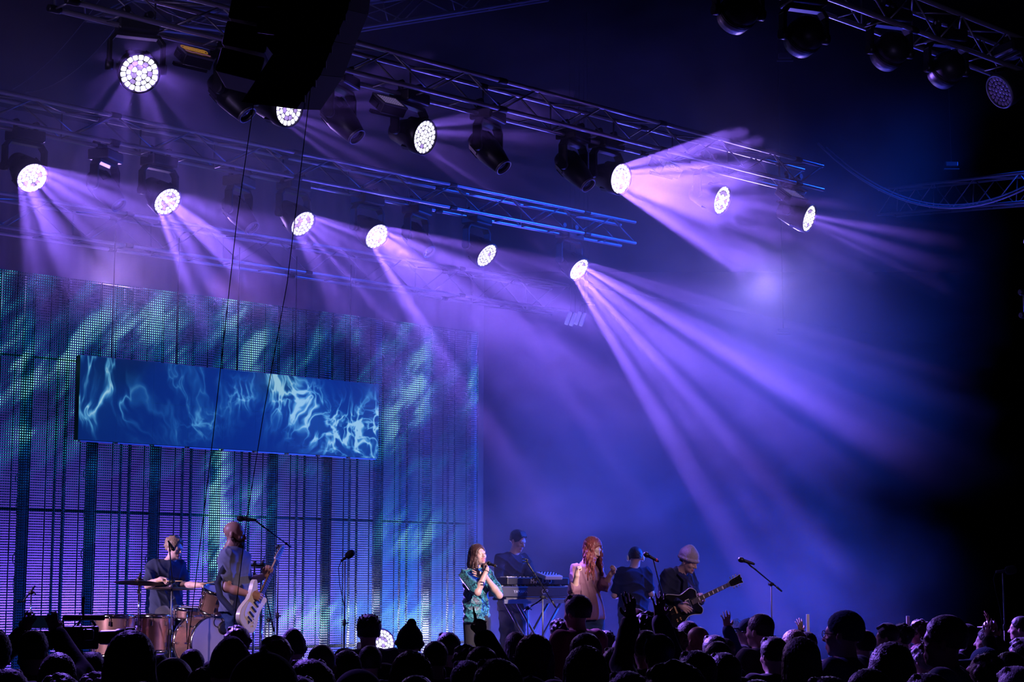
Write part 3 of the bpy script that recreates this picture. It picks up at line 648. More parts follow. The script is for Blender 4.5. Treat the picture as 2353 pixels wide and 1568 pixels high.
# ------------------------------------------------------------------ solid centre screen
def screen_mat():
    m = bpy.data.materials.new('smoke film on screen'); m.use_nodes = True; nt = m.node_tree; n = nt.nodes; L = nt.links
    b = n['Principled BSDF']; b.inputs['Base Color'].default_value = (0.01, 0.01, 0.012, 1); b.inputs['Roughness'].default_value = 0.5
    vec = nodes_along_wall(nt)
    wn = n.new('ShaderNodeTexNoise'); wn.inputs['Scale'].default_value = 0.9; wn.inputs['Detail'].default_value = 3; L.new(vec, wn.inputs['Vector'])
    ws = n.new('ShaderNodeVectorMath'); ws.operation = 'MULTIPLY_ADD'; L.new(wn.outputs['Color'], ws.inputs[0]); ws.inputs[1].default_value = (1.1, 1.1, 0); L.new(vec, ws.inputs[2])
    def wisps(scale, rot, sc, seed, pw):
        mp = n.new('ShaderNodeMapping'); mp.inputs['Location'].default_value = (seed, seed * 1.7, 0); mp.inputs['Rotation'].default_value = (0, 0, math.radians(rot)); mp.inputs['Scale'].default_value = sc; L.new(ws.outputs[0], mp.inputs['Vector'])
        no = n.new('ShaderNodeTexNoise'); no.inputs['Scale'].default_value = scale; no.inputs['Detail'].default_value = 3.5; no.inputs['Roughness'].default_value = 0.5; no.inputs['Distortion'].default_value = 0.35; L.new(mp.outputs[0], no.inputs['Vector'])
        r = m_math(nt, 'SUBTRACT', no.outputs[0], 0.5); r = m_math(nt, 'ABSOLUTE', r); r = m_math(nt, 'MULTIPLY', r, -9.0); r = m_math(nt, 'ADD', r, 1.0, clamp=True)
        return m_math(nt, 'POWER', r, pw)
    r1 = wisps(1.3, 35, (1.8, 0.7, 1), 3.1, 3.5); r2 = wisps(2.2, -40, (1.5, 0.8, 1), 7.7, 2.6); r3 = wisps(3.6, 10, (1, 1, 1), 12.3, 3.0)
    def mask(lst):
        s = None
        for px, py, sx, sy, rot, amp in lst:
            a, z = wpix(px, py); q = blob(nt, vec, a, z, sx, sy, rot, amp); s = q if s is None else m_math(nt, 'ADD', s, q)
        return s
    mA = mask(((190, 900, 0.35, 0.5, 0, 1.3), (280, 900, 1.2, 0.5, 30, 0.35), (430, 900, 0.7, 0.5, 40, 0.3), (600, 900, 0.4, 0.5, 0, 0.8)))
    mB = mask(((660, 930, 0.45, 0.3, -40, 1.3), (600, 880, 0.13, 0.35, 15, 1.2), (740, 1000, 0.75, 0.35, -15, 1.3), (840, 980, 0.5, 0.4, 0, 1.3), (430, 980, 0.5, 0.2, 20, 0.5), (520, 910, 0.2, 0.2, 0, 0.7)))
    s = m_math(nt, 'MULTIPLY', r1, mA); s2 = m_math(nt, 'MULTIPLY', m_math(nt, 'ADD', r2, m_math(nt, 'MULTIPLY', r3, 0.6)), mB)
    s = m_math(nt, 'ADD', s, s2); s = m_math(nt, 'ADD', s, m_math(nt, 'MULTIPLY', mB, 0.12)); s = m_math(nt, 'ADD', s, m_math(nt, 'MULTIPLY', mA, 0.05)); s = m_math(nt, 'MULTIPLY', s, 0.8); s = m_math(nt, 'ADD', s, 0.01)
    cr = n.new('ShaderNodeValToRGB'); e = cr.color_ramp.elements; e[0].position = 0; e[0].color = (0.001, 0.012, 0.09, 1); e[1].position = 1.0; e[1].color = (0.45, 0.85, 1.0, 1)
    for pos, c in ((0.25, (0.01, 0.09, 0.28, 1)), (0.6, (0.09, 0.40, 0.72, 1))): k = cr.color_ramp.elements.new(pos); k.color = c
    L.new(s, cr.inputs[0]); L.new(cr.outputs[0], b.inputs['Emission Color']); b.inputs['Emission Strength'].default_value = 0.62
    m.cycles.emission_sampling = 'NONE'
    return m
SYC = 28.55
def on(px, py): return line_pt(px, py, SYC)
p0, p1, p2, p3 = on(185, 815), on(870, 885), on(868, 1055), on(180, 1010)
a0 = (p0 - S(SYC, 0)).dot(SD); a1 = (p1 - S(SYC, 0)).dot(SD); z1 = (p0.z + p1.z) / 2; z0 = (p2.z + p3.z) / 2
scr = thing('screen', 'solid wide screen showing cyan smoke on dark blue, hung before the video wall', 'screen', S(SYC, (a0 + a1) / 2, (z0 + z1) / 2), STAGE_ROT)
W_, H_ = a1 - a0, z1 - z0
MB().box((0, 0.05, 0), (W_, 0.09, H_)).obj('cabinet', M['black'], scr)
M['smoke'] = screen_mat()
NSC = 9
for i in range(NSC):
    for j in range(2):
        MB().box((-W_ / 2 + (i + 0.5) * W_ / NSC, -0.002, -H_ / 4 + j * H_ / 2), (W_ / NSC - 0.0015, 0.012, H_ / 2 - 0.0015)).obj('screen_panel', M['smoke'], scr)
for i in range(NSC): MB().box((-W_ / 2 + (i + 0.5) * W_ / NSC, 0.03, -H_ / 2 - 0.012), (W_ / NSC * 0.86, 0.05, 0.016)).obj('lower_trim', M['alu'], scr)
for i in range(5): MB().tube([(-W_ / 2 + (i + 0.5) * W_ / 5, 0.06, H_ / 2), (-W_ / 2 + (i + 0.5) * W_ / 5, 0.06, ZB - 0.4 - (z0 + z1) / 2)], 0.006, 6).obj('hanger', M['cable'], scr)
# violet white light that catches the uprights and slats
for aa, pw in ((-2.3, 420), (-0.9, 420), (-3.6, 260)):
    spot('post_light', S(27.9, aa - 0.6, STAGE + 0.15), S(29.2, aa, STAGE + 1.0), (0.72, 0.72, 1.0), pw, 100, 1.0, 0.06)
spot('post_light', S(27.8, -5.6, STAGE + 0.25), S(29.3, -4.6, STAGE + 2.6), (0.6, 0.6, 1.0), 260, 45, 1.0, 0.1)

# ------------------------------------------------------------------ figures: signed distance shapes meshed in one surface
def V(*a): return np.array(a, dtype=np.float64)
def tov(p): return np.array([p[0], p[1], p[2]], dtype=np.float64)
def unit(v): v = np.asarray(v, float); return v / (np.linalg.norm(v) + 1e-12)
class Shape:
    def __init__(self): self.p = []
    def cone(self, a, b, ra, rb, m=0, k=0.02, sub=False): self.p.append(('c', tov(a), tov(b), ra, rb, m, k, sub)); return self
    def chain(self, pts, rs, m=0, k=0.02):
        for i in range(len(pts) - 1): self.cone(pts[i], pts[i + 1], rs[i], rs[i + 1], m, k)
        return self
    def ell(self, c, r, R=None, m=0, k=0.02, sub=False): self.p.append(('e', tov(c), np.array(r, float), np.eye(3) if R is None else np.asarray(R, float), 0, m, k, sub)); return self
    def sq(self, a, b, ra, rb, f, sc, m=0, k=0.02): self.p.append(('q', tov(a), tov(b), ra, rb, m, k, False, unit(f), sc)); return self
    def cut(self, pt, n, k=0.004): self.p.append(('p', tov(pt), unit(n), 0, 0, 0, k, True)); return self
    def dist(self, q, X):
        if q[0] == 'p': return (X - q[1]) @ q[2]
        if q[0] == 'q':
            f, sc = q[8], q[9]; X = X + ((X - q[1]) @ f)[..., None] * f * (1 / sc - 1); a, ra, rb = q[1], q[3], q[4]; b = q[2] + f * ((q[2] - a) @ f) * (1 / sc - 1); ab = b - a
            t = np.clip(((X - a) @ ab) / max(ab @ ab, 1e-9), 0, 1); return (np.linalg.norm(X - a - t[..., None] * ab, axis=-1) - (ra + (rb - ra) * t)) * (sc * .5 + .5)
        if q[0] == 'c':
            a, b, ra, rb = q[1:5]; ab = b - a; t = np.clip(((X - a) @ ab) / max(ab @ ab, 1e-9), 0, 1)
            return np.linalg.norm(X - a - t[..., None] * ab, axis=-1) - (ra + (rb - ra) * t)
        c, r, R = q[1:4]; Y = (X - c) @ R; k0 = np.linalg.norm(Y / r, axis=-1); k1 = np.linalg.norm(Y / (r * r), axis=-1) + 1e-9
        return k0 * (k0 - 1) / k1
    def bounds(self, q):
        if q[0] == 'p': return q[1] - .7, q[1] + .7
        if q[0] in 'cq':
            a, b, ra, rb = q[1:5]; r = max(ra, rb); return np.minimum(a, b) - r, np.maximum(a, b) + r
        c, r, R = q[1:4]; e = np.sqrt(((R * r) ** 2).sum(1)); return c - e, c + e
    def mesh(self, name, mats, h=0.01, origin=(0, 0, 0), disp=None):
        lo = np.min([self.bounds(q)[0] for q in self.p if not q[7]], 0) - 2.5 * h; hi = np.max([self.bounds(q)[1] for q in self.p if not q[7]], 0) + 2.5 * h
        N = np.ceil((hi - lo) / h).astype(int) + 1; F = np.full(N, 0.25, np.float32)
        ax = [lo[i] + h * np.arange(N[i]) for i in range(3)]
        for q in self.p:
            l, u = self.bounds(q); e = q[6] + 3 * h
            i0 = np.clip(np.floor((l - e - lo) / h).astype(int), 0, N); i1 = np.clip(np.ceil((u + e - lo) / h).astype(int) + 1, 0, N)
            if (i1 <= i0).any(): continue
            X = np.stack(np.meshgrid(ax[0][i0[0]:i1[0]], ax[1][i0[1]:i1[1]], ax[2][i0[2]:i1[2]], indexing='ij'), -1)
            d = self.dist(q, X); sl = (slice(i0[0], i1[0]), slice(i0[1], i1[1]), slice(i0[2], i1[2])); f = F[sl]; k = max(q[6], 1e-4)
            if q[7]:
                d = -d; hh = np.clip(0.5 - 0.5 * (f - d) / k, 0, 1); F[sl] = f + (d - f) * hh + k * hh * (1 - hh)
            else:
                hh = np.clip(0.5 + 0.5 * (f - d) / k, 0, 1); F[sl] = f + (d - f) * hh - k * hh * (1 - hh)
        ins = F < 0; C = np.zeros(N - 1, np.int8)
        for dx in (0, 1):
            for dy in (0, 1):
                for dz in (0, 1): C += ins[dx:N[0] - 1 + dx, dy:N[1] - 1 + dy, dz:N[2] - 1 + dz]
        act = np.argwhere((C > 0) & (C < 8)); idx = np.full(N - 1, -1, np.int32); idx[act[:, 0], act[:, 1], act[:, 2]] = np.arange(len(act))
        pos = np.zeros((len(act), 3)); cnt = np.zeros(len(act))
        for a in range(3):
            b, c = (a + 1) % 3, (a + 2) % 3
            for ob in (0, 1):
                for oc in (0, 1):
                    o = np.zeros(3, int); o[b] = ob; o[c] = oc; p0 = act + o; p1 = p0.copy(); p1[:, a] += 1
                    f0 = F[p0[:, 0], p0[:, 1], p0[:, 2]]; f1 = F[p1[:, 0], p1[:, 1], p1[:, 2]]; s = (f0 < 0) != (f1 < 0)
                    t = np.where(s, f0 / np.where(s, f0 - f1, 1), 0); w_ = np.zeros((len(act), 3)); w_[:] = o; w_[:, a] = t
                    pos += w_ * s[:, None]; cnt += s
        vs = lo + (act + pos / cnt[:, None]) * h; faces = []
        for a in range(3):
            b, c = (a + 1) % 3, (a + 2) % 3; s0 = [slice(0, N[i]) for i in range(3)]; s1 = list(s0); s0[a] = slice(0, N[a] - 1); s1[a] = slice(1, N[a])
            e = np.argwhere(ins[tuple(s0)] != ins[tuple(s1)]); e = e[(e[:, b] > 0) & (e[:, c] > 0) & (e[:, b] < N[b] - 1) & (e[:, c] < N[c] - 1)]
            if not len(e): continue
            inn = ins[e[:, 0], e[:, 1], e[:, 2]]; qd = []
            for ob, oc in ((0, 0), (1, 0), (1, 1), (0, 1)):
                t = e.copy(); t[:, b] -= ob; t[:, c] -= oc; qd.append(idx[t[:, 0], t[:, 1], t[:, 2]])
            qd = np.stack(qd, 1); qd[~inn] = qd[~inn][:, ::-1]; faces.append(qd)
        fc = np.concatenate(faces); vs0 = vs.copy()
        if disp is not None:
            n = np.zeros_like(vs); fn = np.cross(vs[fc[:, 2]] - vs[fc[:, 0]], vs[fc[:, 3]] - vs[fc[:, 1]])
            for i in range(4): np.add.at(n, fc[:, i], fn)
            n /= np.linalg.norm(n, axis=1)[:, None] + 1e-12; vs = vs + n * disp(vs)[:, None]
        me = bpy.data.meshes.new(name); nv, nf = len(vs), len(fc)
        me.vertices.add(nv); me.loops.add(nf * 4); me.polygons.add(nf)
        me.vertices.foreach_set('co', (vs - tov(origin)).astype(np.float32).ravel()); me.loops.foreach_set('vertex_index', fc.astype(np.int32).ravel())
        me.polygons.foreach_set('loop_start', np.arange(0, nf * 4, 4, dtype=np.int32)); me.polygons.foreach_set('loop_total', np.full(nf, 4, np.int32))
        me.polygons.foreach_set('use_smooth', np.ones(nf, bool))
        if not isinstance(mats, (list, tuple)): mats = [mats]
        for m in mats: me.materials.append(m)
        if len(mats) > 1:
            ctr = vs0[fc].mean(1); best = np.full(nf, 9.0); lab = np.zeros(nf, np.int32)
            for q in self.p:
                if q[7]: continue
                l, u = self.bounds(q); s = np.where(((ctr > l - .03) & (ctr < u + .03)).all(1))[0]
                if not len(s): continue
                d = self.dist(q, ctr[s]); s2 = s[d < best[s]]; best[s2] = d[d < best[s]]; lab[s2] = q[5]
            me.polygons.foreach_set('material_index', lab)
        me.update(calc_edges=True); me.validate(); return me
def frame(f, u):
    f = unit(f); r = unit(np.cross(f, u)); u = np.cross(r, f); return r, f, u     # right, forward, up
# materials of people
def skin(name, c, rough=0.45): return mat(name, c, rough, 0, 0.06, 40, 0.05)
M['skin'] = skin('fair skin', (0.62, 0.40, 0.32)); M['skin2'] = skin('tanned skin', (0.45, 0.25, 0.18)); M['skin_dark'] = skin('brown skin', (0.20, 0.11, 0.08))
M['eye'] = mat('dark eyes', (0.03, 0.02, 0.02), 0.2); M['lip'] = mat('lips', (0.5, 0.2, 0.2), 0.4); M['teeth'] = mat('teeth', (0.7, 0.68, 0.65), 0.3)
M['hair_black'] = mat('near black hair', (0.018, 0.013, 0.012), 0.5, 0, 0.5, 90, 0.4, sheen=0.2); M['hair_brown'] = mat('dark brown hair', (0.06, 0.025, 0.018), 0.42, 0, 0.5, 90, 0.4, sheen=0.2)
M['hair_red'] = mat('auburn hair', (0.24, 0.055, 0.05), 0.4, 0, 0.45, 60, 0.5, sheen=0.3); M['hair_blond'] = mat('fair hair', (0.30, 0.20, 0.12), 0.45, 0, 0.35, 90, 0.4)
M['hair_grey'] = mat('grey hair', (0.3, 0.28, 0.27), 0.5, 0, 0.4, 90, 0.4, sheen=0.3); M['beard'] = mat('dark beard', (0.05, 0.018, 0.014), 0.6, 0, 0.5, 120, 0.5)
M['denim'] = mat('blue denim', (0.03, 0.07, 0.16), 0.8, 0, 0.3, 60, 0.2); M['black_cloth'] = mat('black cloth', (0.014, 0.014, 0.018), 0.85, 0, 0.3, 40, 0.2, sheen=0.1)
M['shoe'] = mat('dark shoe leather', (0.02, 0.018, 0.016), 0.5)
HEADH = 0.235
def head(sh, c, f, u, s=1.0, m=0, eye=1, lip=2, nose=1.0, mouth=0.0, jaw=1.0):
    r, f, u = frame(f, u); R = np.stack([r, f, u], 1); P_ = lambda x, y, z: c + (r * x + f * y + u * z) * s; k = 0.014 * s
    sh.ell(P_(0, -.014, .032), np.array((.076, .096, .086)) * s, R, m, 0.02)
    sh.ell(P_(0, .030, -.030), np.array((.060, .060, .082)) * s, R, m, 0.03)
    sh.ell(P_(0, .042, -.082), np.array((.044 * jaw, .044, .034)) * s, R, m, 0.025); sh.ell(P_(0, .078, -.100), np.array((.02, .016, .016)) * s, R, m, k)
    sh.cone(P_(0, .088, .010), P_(0, .112, -.030), .008 * s, .0125 * s * nose, m, 0.012); sh.cone(P_(-.012, .098, -.034), P_(.012, .098, -.034), .009 * s, .009 * s, m, 0.01)
    sh.cone(P_(-.036, .080, .020), P_(.036, .080, .020), .011 * s, .011 * s, m, 0.014)
    for q in (-1, 1):
        sh.ell(P_(q * .040, .066, -.030), np.array((.02, .02, .018)) * s, R, m, 0.02); sh.ell(P_(q * .078, -.008, -.014), np.array((.010, .020, .032)) * s, R, m, 0.006)
        sh.ell(P_(q * .031, .102, .002), np.array((.014, .014, .010)) * s, R, m, 0.008, True); sh.ell(P_(q * .031, .081, .001), np.array((.012, .012, .010)) * s, R, m, 0.003); sh.ell(P_(q * .031, .0885, -.001), np.array((.009, .0058, .0038)) * s, R, eye, 0.002)
    if mouth > 0: sh.ell(P_(0, .104, -.070), np.array((.020, .012, .006 + .008 * mouth)) * s, R, m, 0.004, True)
    sh.cone(P_(-.019, .092, -.060 + .004 * mouth), P_(.019, .092, -.060 + .004 * mouth), .006 * s, .006 * s, lip, 0.006)
    sh.cone(P_(-.016, .091, -.073 - .010 * mouth), P_(.016, .091, -.073 - .010 * mouth), .007 * s, .007 * s, lip, 0.006)
    return P_
def hand(sh, w, d, n, curl=(0.3, 0.3, 0.3, 0.3), thumb=0.4, side=1, s=1.0, m=0, spread=0.06):
    """w wrist, d finger direction, n palm normal (fingers curl towards n), side: +1 thumb along d x n"""
    d = unit(d); n = unit(n - d * (n @ d)); a = np.cross(d, n) * side; w = tov(w)
    sh.ell(w + d * .048 * s, np.array((.038, .048, .015)) * s, np.stack([a, d, n], 1), m, 0.018); sh.cone(w, w + d * .03 * s, .026 * s, .024 * s, m, 0.02)
    L4 = (0.9, 1.0, 0.95, 0.78)
    for i in range(4):
        off = (0.030 - 0.0205 * i) * s; base = w + d * (.086 - .006 * abs(i - 1)) * s + a * off; dr = unit(d + a * spread * (1.5 - i)); nn = n.copy(); p = base; r0 = .0098 * s
        for j, l in enumerate((.042, .028, .022)):
            th = curl[i] * (0.9, 1.15, 0.8)[j] * 1.3; dn = dr * math.cos(th) + nn * math.sin(th); nn = -dr * math.sin(th) + nn * math.cos(th); dr = dn
            q = p + dr * l * L4[i] * s; sh.cone(p, q, r0, r0 * 0.93, m, 0.004); p = q; r0 *= 0.93
    t0 = w + d * .022 * s + a * .026 * s; t1 = t0 + unit(a * (1 - thumb * .6) + d * .75 + n * thumb * .8) * .040 * s; t2 = t1 + unit(a * (.35 - thumb) + d * .9 + n * thumb) * .030 * s
    sh.chain([t0, t1, t2], (.016 * s, .0115 * s, .009 * s), m, 0.006)
def joints(base, f, H=1.75, lean=0.0):
    """standing skeleton; f unit facing vector"""
    f = unit(np.array([f[0], f[1], 0.0])); r = np.cross(f, V(0, 0, 1)); k = H / 1.75; b = tov(base); z = lambda h: b + V(0, 0, h * k)
    J = dict(f=f, r=r, k=k, base=b, pelvis=z(.95), waist=z(1.10) + f * lean * .4, chest=z(1.30) + f * lean, neck=z(1.47) + f * lean * 1.3, head=z(1.625) + f * (.015 + lean * 1.5), hf=f, hu=V(0, 0, 1))
    for q, s in (('r', 1), ('l', -1)):
        J['sh' + q] = z(1.425) + r * s * .185 * k + f * lean * 1.2; J['el' + q] = z(1.12) + r * s * .25 * k; J['wr' + q] = z(.88) + r * s * .24 * k + f * .06
        J['hip' + q] = z(.92) + r * s * .09 * k; J['kn' + q] = z(.50) + r * s * .11 * k + f * .02; J['an' + q] = z(.08) + r * s * .12 * k
    return J
def body_shape(J, w=1.0, arms=(1, 1), hands=None, m=0, eye=1, lip=2, legs=True, neckr=.052, **hk):
    sh = Shape(); k = J['k']; f, r = J['f'], J['r']; R = np.stack([r, f, V(0, 0, 1)], 1)
    torso(sh, J, w, 0.0, m); head(sh, J['head'], J['hf'], J['hu'], s=k, m=m, eye=eye, lip=lip, **hk)
    hb = J['head'] - unit(J['hu']) * .06 * k - unit(J['hf']) * .015
    sh.cone(hb, J['neck'], neckr * k, (neckr + .008) * k, m, 0.03)
    for q in 'rl':
        sh.chain([J['sh' + q], J['el' + q]], (.050 * k * w, .040 * k), m, 0.03); sh.chain([J['el' + q], J['el' + q] * .65 + J['wr' + q] * .35, J['wr' + q]], (.040 * k, .041 * k, .026 * k), m, 0.02)
        if hands and q in hands: hand(sh, J['wr' + q], s=k, m=m, **hands[q])
        else: hand(sh, J['wr' + q], J['wr' + q] - J['el' + q], -r * (1 if q == 'r' else -1), side=(1 if q == 'r' else -1) * -1, s=k, m=m)
        if legs:
            sh.chain([J['hip' + q], J['kn' + q], J['an' + q]], (.085 * k, .055 * k, .038 * k), m, 0.03)
            sh.cone(J['an' + q] - V(0, 0, .03), J['an' + q] + f * .15 * k - V(0, 0, .05 * k), .035 * k, .028 * k, m, 0.02)
    return sh
def torso(sh, J, w, inf, m):
    k = J['k']; f, r = J['f'], J['r']; R = np.stack([r, f, V(0, 0, 1)], 1)
    sh.sq(J['pelvis'], J['waist'], (.150 * w + inf) * k, (.138 * w + inf) * k, f, .68, m, 0.03)
    sh.sq(J['waist'], J['chest'], (.138 * w + inf) * k, (.158 * w + inf) * k, f, .66, m, 0.03)
    sh.ell(J['chest'] + V(0, 0, .04), np.array((.160 * w + inf, .112 * w + inf, .13 + inf)) * k, R, m, 0.04)
    sh.cone(J['shr'], J['shl'], (.054 + inf * .6) * k, (.054 + inf * .6) * k, m, 0.05); sh.cone(J['neck'], J['chest'], .052 * k, .09 * k, m, 0.04)
def top_shape(J, w=1.0, sleeve=1.0, inf=.016, flare=0.0, hem=-0.08, m=0, cut=True):
    """shirt or jacket; sleeve 0.5 = to mid upper arm, 1 = elbow, 2 = wrist"""
    sh = Shape(); k = J['k']; f, r = J['f'], J['r']; R = np.stack([r, f, V(0, 0, 1)], 1)
    torso(sh, J, w, inf, m)
    sh.sq(J['chest'], J['pelvis'] + V(0, 0, hem), (.150 * w + inf) * k, (.152 * w + inf + flare) * k, f, .70, m, 0.03)
    for q in 'rl':
        a, b, c = J['sh' + q], J['el' + q], J['wr' + q]
        if sleeve <= 1: sh.cone(a, a + (b - a) * sleeve, (.056 + inf) * k * w, (.046 + inf + flare * .5) * k, m, 0.03)
        else: sh.chain([a, b, b + (c - b) * (sleeve - 1)], ((.056 + inf) * k * w, (.044 + inf) * k, (.034 + inf + flare * .5) * k), m, 0.03)
    if cut:
        nk = J['neck'] + V(0, 0, .075) + f * .015; sh.ell(nk, (.085 * k, .085 * k, .06 * k), R, m, 0.01, True)
        sh.cut(J['pelvis'] + V(0, 0, hem), V(0, 0, -1)) if False else sh.p.append(('p', J['pelvis'] + V(0, 0, hem), V(0, 0, 1), 0, 0, 0, .004, True))
    return sh
def trouser_shape(J, w=1.0, inf=.012, m=0):
    sh = Shape(); k = J['k']; f, r = J['f'], J['r']; R = np.stack([r, f, V(0, 0, 1)], 1)
    sh.ell(J['pelvis'], np.array((.158 * w + inf, .108 * w + inf, .12 + inf)) * k, R, m, 0.05)
    for q in 'rl': sh.chain([J['hip' + q], J['kn' + q], J['an' + q] + V(0, 0, .02)], ((.088 + inf) * k, (.058 + inf) * k, (.045 + inf) * k), m, 0.03)
    sh.p.append(('p', J['pelvis'] + V(0, 0, .10), V(0, 0, -1), 0, 0, 0, .004, True))
    return sh
def shoe_shape(J, q, m=0):
    sh = Shape(); k = J['k']; a = J['an' + q]; f = J['f']
    sh.chain([a - V(0, 0, .0) - f * .03, a + f * .06 * k - V(0, 0, .03 * k), a + f * .16 * k - V(0, 0, .045 * k)], (.05 * k, .042 * k, .034 * k), m, 0.02); return sh
def hsh(J, kind, s=1.0, m=0):
    """hair or hat on the head of J"""
    c, k = J['head'], J['k'] * s; r, f, u = frame(J['hf'], J['hu']); R = np.stack([r, f, u], 1); P_ = lambda x, y, z: c + (r * x + f * y + u * z) * k; sh = Shape(); dn = V(0, 0, -1)
    def cap(inf, low=0.0): sh.ell(P_(0, -.018, .038), np.array((.078 + inf, .098 + inf, .086 + inf)) * k, R, m, 0.02)
    def face(): sh.ell(P_(0, .098, -.032), np.array((.070, .066, .104)) * k, R, m, 0.010, True)
    def ears(): sh.ell(P_(0, .0, -.09), np.array((.12, .14, .075)) * k, R, m, 0.012, True)
    if kind in ('short', 'crop', 'spiky', 'curly', 'fluffy'):
        inf = dict(short=.012, crop=.006, spiky=.014, curly=.016, fluffy=.02)[kind]; cap(inf); sh.ell(P_(0, -.045, -.02), np.array((.07 + inf * .5, .062, .06)) * k, R, m, 0.02)
        g = np.random.default_rng(int(abs(c[0] * 1000)) % 97 + 3)
        if kind in ('curly', 'fluffy'):
            for i in range(70 if kind == 'curly' else 30):
                t = g.uniform(0, 2 * PI); z = g.uniform(-.3, 1); q = math.sqrt(max(0, 1 - z * z)); y = q * math.sin(t)
                if y > .55 and z < .45: continue
                sh.ell(P_(.09 * q * math.cos(t), -.018 + .108 * y, .038 + .095 * z), np.full(3, g.uniform(.014, .026) * k), R, m, 0.006)
        if kind == 'spiky':
            for i in range(46):
                t = g.uniform(0, 2 * PI); z = g.uniform(.25, 1); q = math.sqrt(1 - z * z); a = P_(.085 * q * math.cos(t), -.018 + .1 * q * math.sin(t), .038 + .09 * z)
                sh.cone(a, a + unit(a - c) * g.uniform(.014, .034) + f * g.uniform(-.008, .012), .012, .003, m, 0.006)
        if kind == 'short':
            for x in (-.05, -.02, .01, .04): sh.cone(P_(x, .02, .118), P_(x + .02, .085, .085), .016 * k, .012 * k, m, 0.012)
        face()
        if kind != 'curly': ears()
    elif kind in ('long', 'wavy', 'longred'):
        cap(.016); face(); L_ = {'long': .30, 'wavy': .40, 'longred': .40}[kind]; WD = .08 if kind == 'longred' else .05; g = np.random.default_rng(5)
        nst = 46
        for i in range(nst):
            t = math.radians(-60 + 300 * i / (nst - 1)) if kind != 'long' else math.radians(-28 + 236 * i / (nst - 1))
            if kind == 'longred': t = math.radians(-48 + 276 * i / (nst - 1))
            rr = 1.0 + .05 * (i % 3 - 1); x, y = .080 * rr * math.cos(t), -.018 - .094 * rr * math.sin(t); Li = L_ * g.uniform(.84, 1.06)
            pts = [P_(x, y, .05)]; wv = (0.014 if kind == 'longred' else 0.010) if kind != 'long' else 0.003; ph = i * .35 + g.uniform(0, 1.2)
            for j in range(1, 9):
                pts.append(P_(x * (1 + WD * j) , y * (1 + .03 * j), .05) + dn * (Li * k * j / 8) + r * wv * math.sin(j * 1.5 + ph) + f * wv * math.cos(j * 1.3 + ph))
            sh.chain(pts, [.014, .014, .0135, .013, .012, .011, .010, .008, .004], m, 0.005)
    elif kind == 'bun':
        cap(.010); sh.ell(P_(0, -.05, .135), np.full(3, .040 * k), R, m, 0.01); sh.ell(P_(0, -.05, -.02), np.array((.06, .06, .06)) * k, R, m, 0.02); face(); ears()
    elif kind == 'pony':
        cap(.010); face(); ears(); a = P_(0, -.11, .07); sh.chain([a, P_(0, -.16, .05), P_(0, -.17, -.06), P_(0, -.15, -.17)], (.028, .034, .030, .010), m, 0.01)
    elif kind == 'rim':
        for sd in (-1, 1): sh.chain([P_(sd * .078, .02, .0), P_(sd * .082, -.03, .0), P_(sd * .06, -.08, .0), P_(0, -.106, .0)], (.010, .014, .016, .018), m, 0.01)
        ears()
    elif kind in ('beanie', 'pompom'):
        sh.ell(P_(0, -.022, .052), np.array((.092, .112, .098)) * k, R, m, 0.02); sh.ell(P_(0, -.035, .125), np.array((.04, .045, .04)) * k, R, m, 0.04)
        pts = [P_(.088 * math.cos(t), -.012 + .106 * math.sin(t), .022 + .012 * math.sin(t)) for t in np.linspace(0, 2 * PI, 17)]
        sh.chain(pts, [.017] * 17, m, 0.01); sh.ell(P_(0, 0, -.10), np.array((.14, .16, .105)) * k, R, m, 0.01, True)
        if kind == 'pompom': sh.ell(P_(0.01, -.03, .165), np.full(3, .034 * k), R, m, 0.008)
    elif kind == 'cap':
        sh.ell(P_(0, -.018, .040), np.array((.088, .106, .090)) * k, R, m, 0.02); sh.ell(P_(0, .10, .035), np.array((.070, .075, .010)) * k, R, m, 0.012)
        sh.ell(P_(0, .145, .06), np.array((.2, .03, .02)) * k, R, m, 0.004, True); sh.ell(P_(0, 0, -.085), np.array((.14, .16, .10)) * k, R, m, 0.008, True); sh.ell(P_(0, -.02, .133), np.full(3, .008 * k), R, m, 0.004)
    elif kind == 'hood':
        sh.ell(P_(0, -.03, .03), np.array((.115, .125, .125)) * k, R, m, 0.03); sh.ell(P_(0, -.04, -.12), np.array((.13, .12, .08)) * k, R, m, 0.05); sh.ell(P_(0, .11, -.02), np.array((.075, .09, .105)) * k, R, m, 0.015, True)
    return sh
def hair_disp(kind, c):
    c = tov(c)
    def fn(v):
        d = v - c; th = np.arctan2(d[:, 1], d[:, 0])
        if kind in ('long', 'wavy', 'longred', 'pony'): return 0.0028 * np.sin(th * 34 + np.sin(v[:, 2] * 30) * 1.6) + 0.0015 * np.sin(th * 71 + v[:, 2] * 14)
        if kind in ('beanie', 'pompom'): return 0.0016 * np.sin(th * 60)
        if kind in ('cap', 'hood'): return 0.0 * th
        return 0.0022 * np.sin(v[:, 0] * 310 + np.sin(v[:, 2] * 170) * 2) * np.sin(v[:, 1] * 270 + v[:, 0] * 80) + 0.0012 * np.sin(v[:, 2] * 520 + v[:, 0] * 330)
    return fn
def strand_disp(amp, fx, fz, folds=None):
    def fn(v):
        p = np.sin(v[:, 0] * fx + v[:, 1] * fx * .6 + 2.2 * np.sin(v[:, 2] * 7 + v[:, 0] * 5)) ; q = np.sin(v[:, 2] * fz * 1.3 + v[:, 0] * fx * .5 - v[:, 1] * fx * .4 + 1.6 * np.sin(v[:, 0] * 11))
        return amp * (0.9 * (1 - np.abs(p)) ** 2 * 1.6 + 0.9 * (1 - np.abs(q)) ** 2 * 1.4 - .8)
    return fn

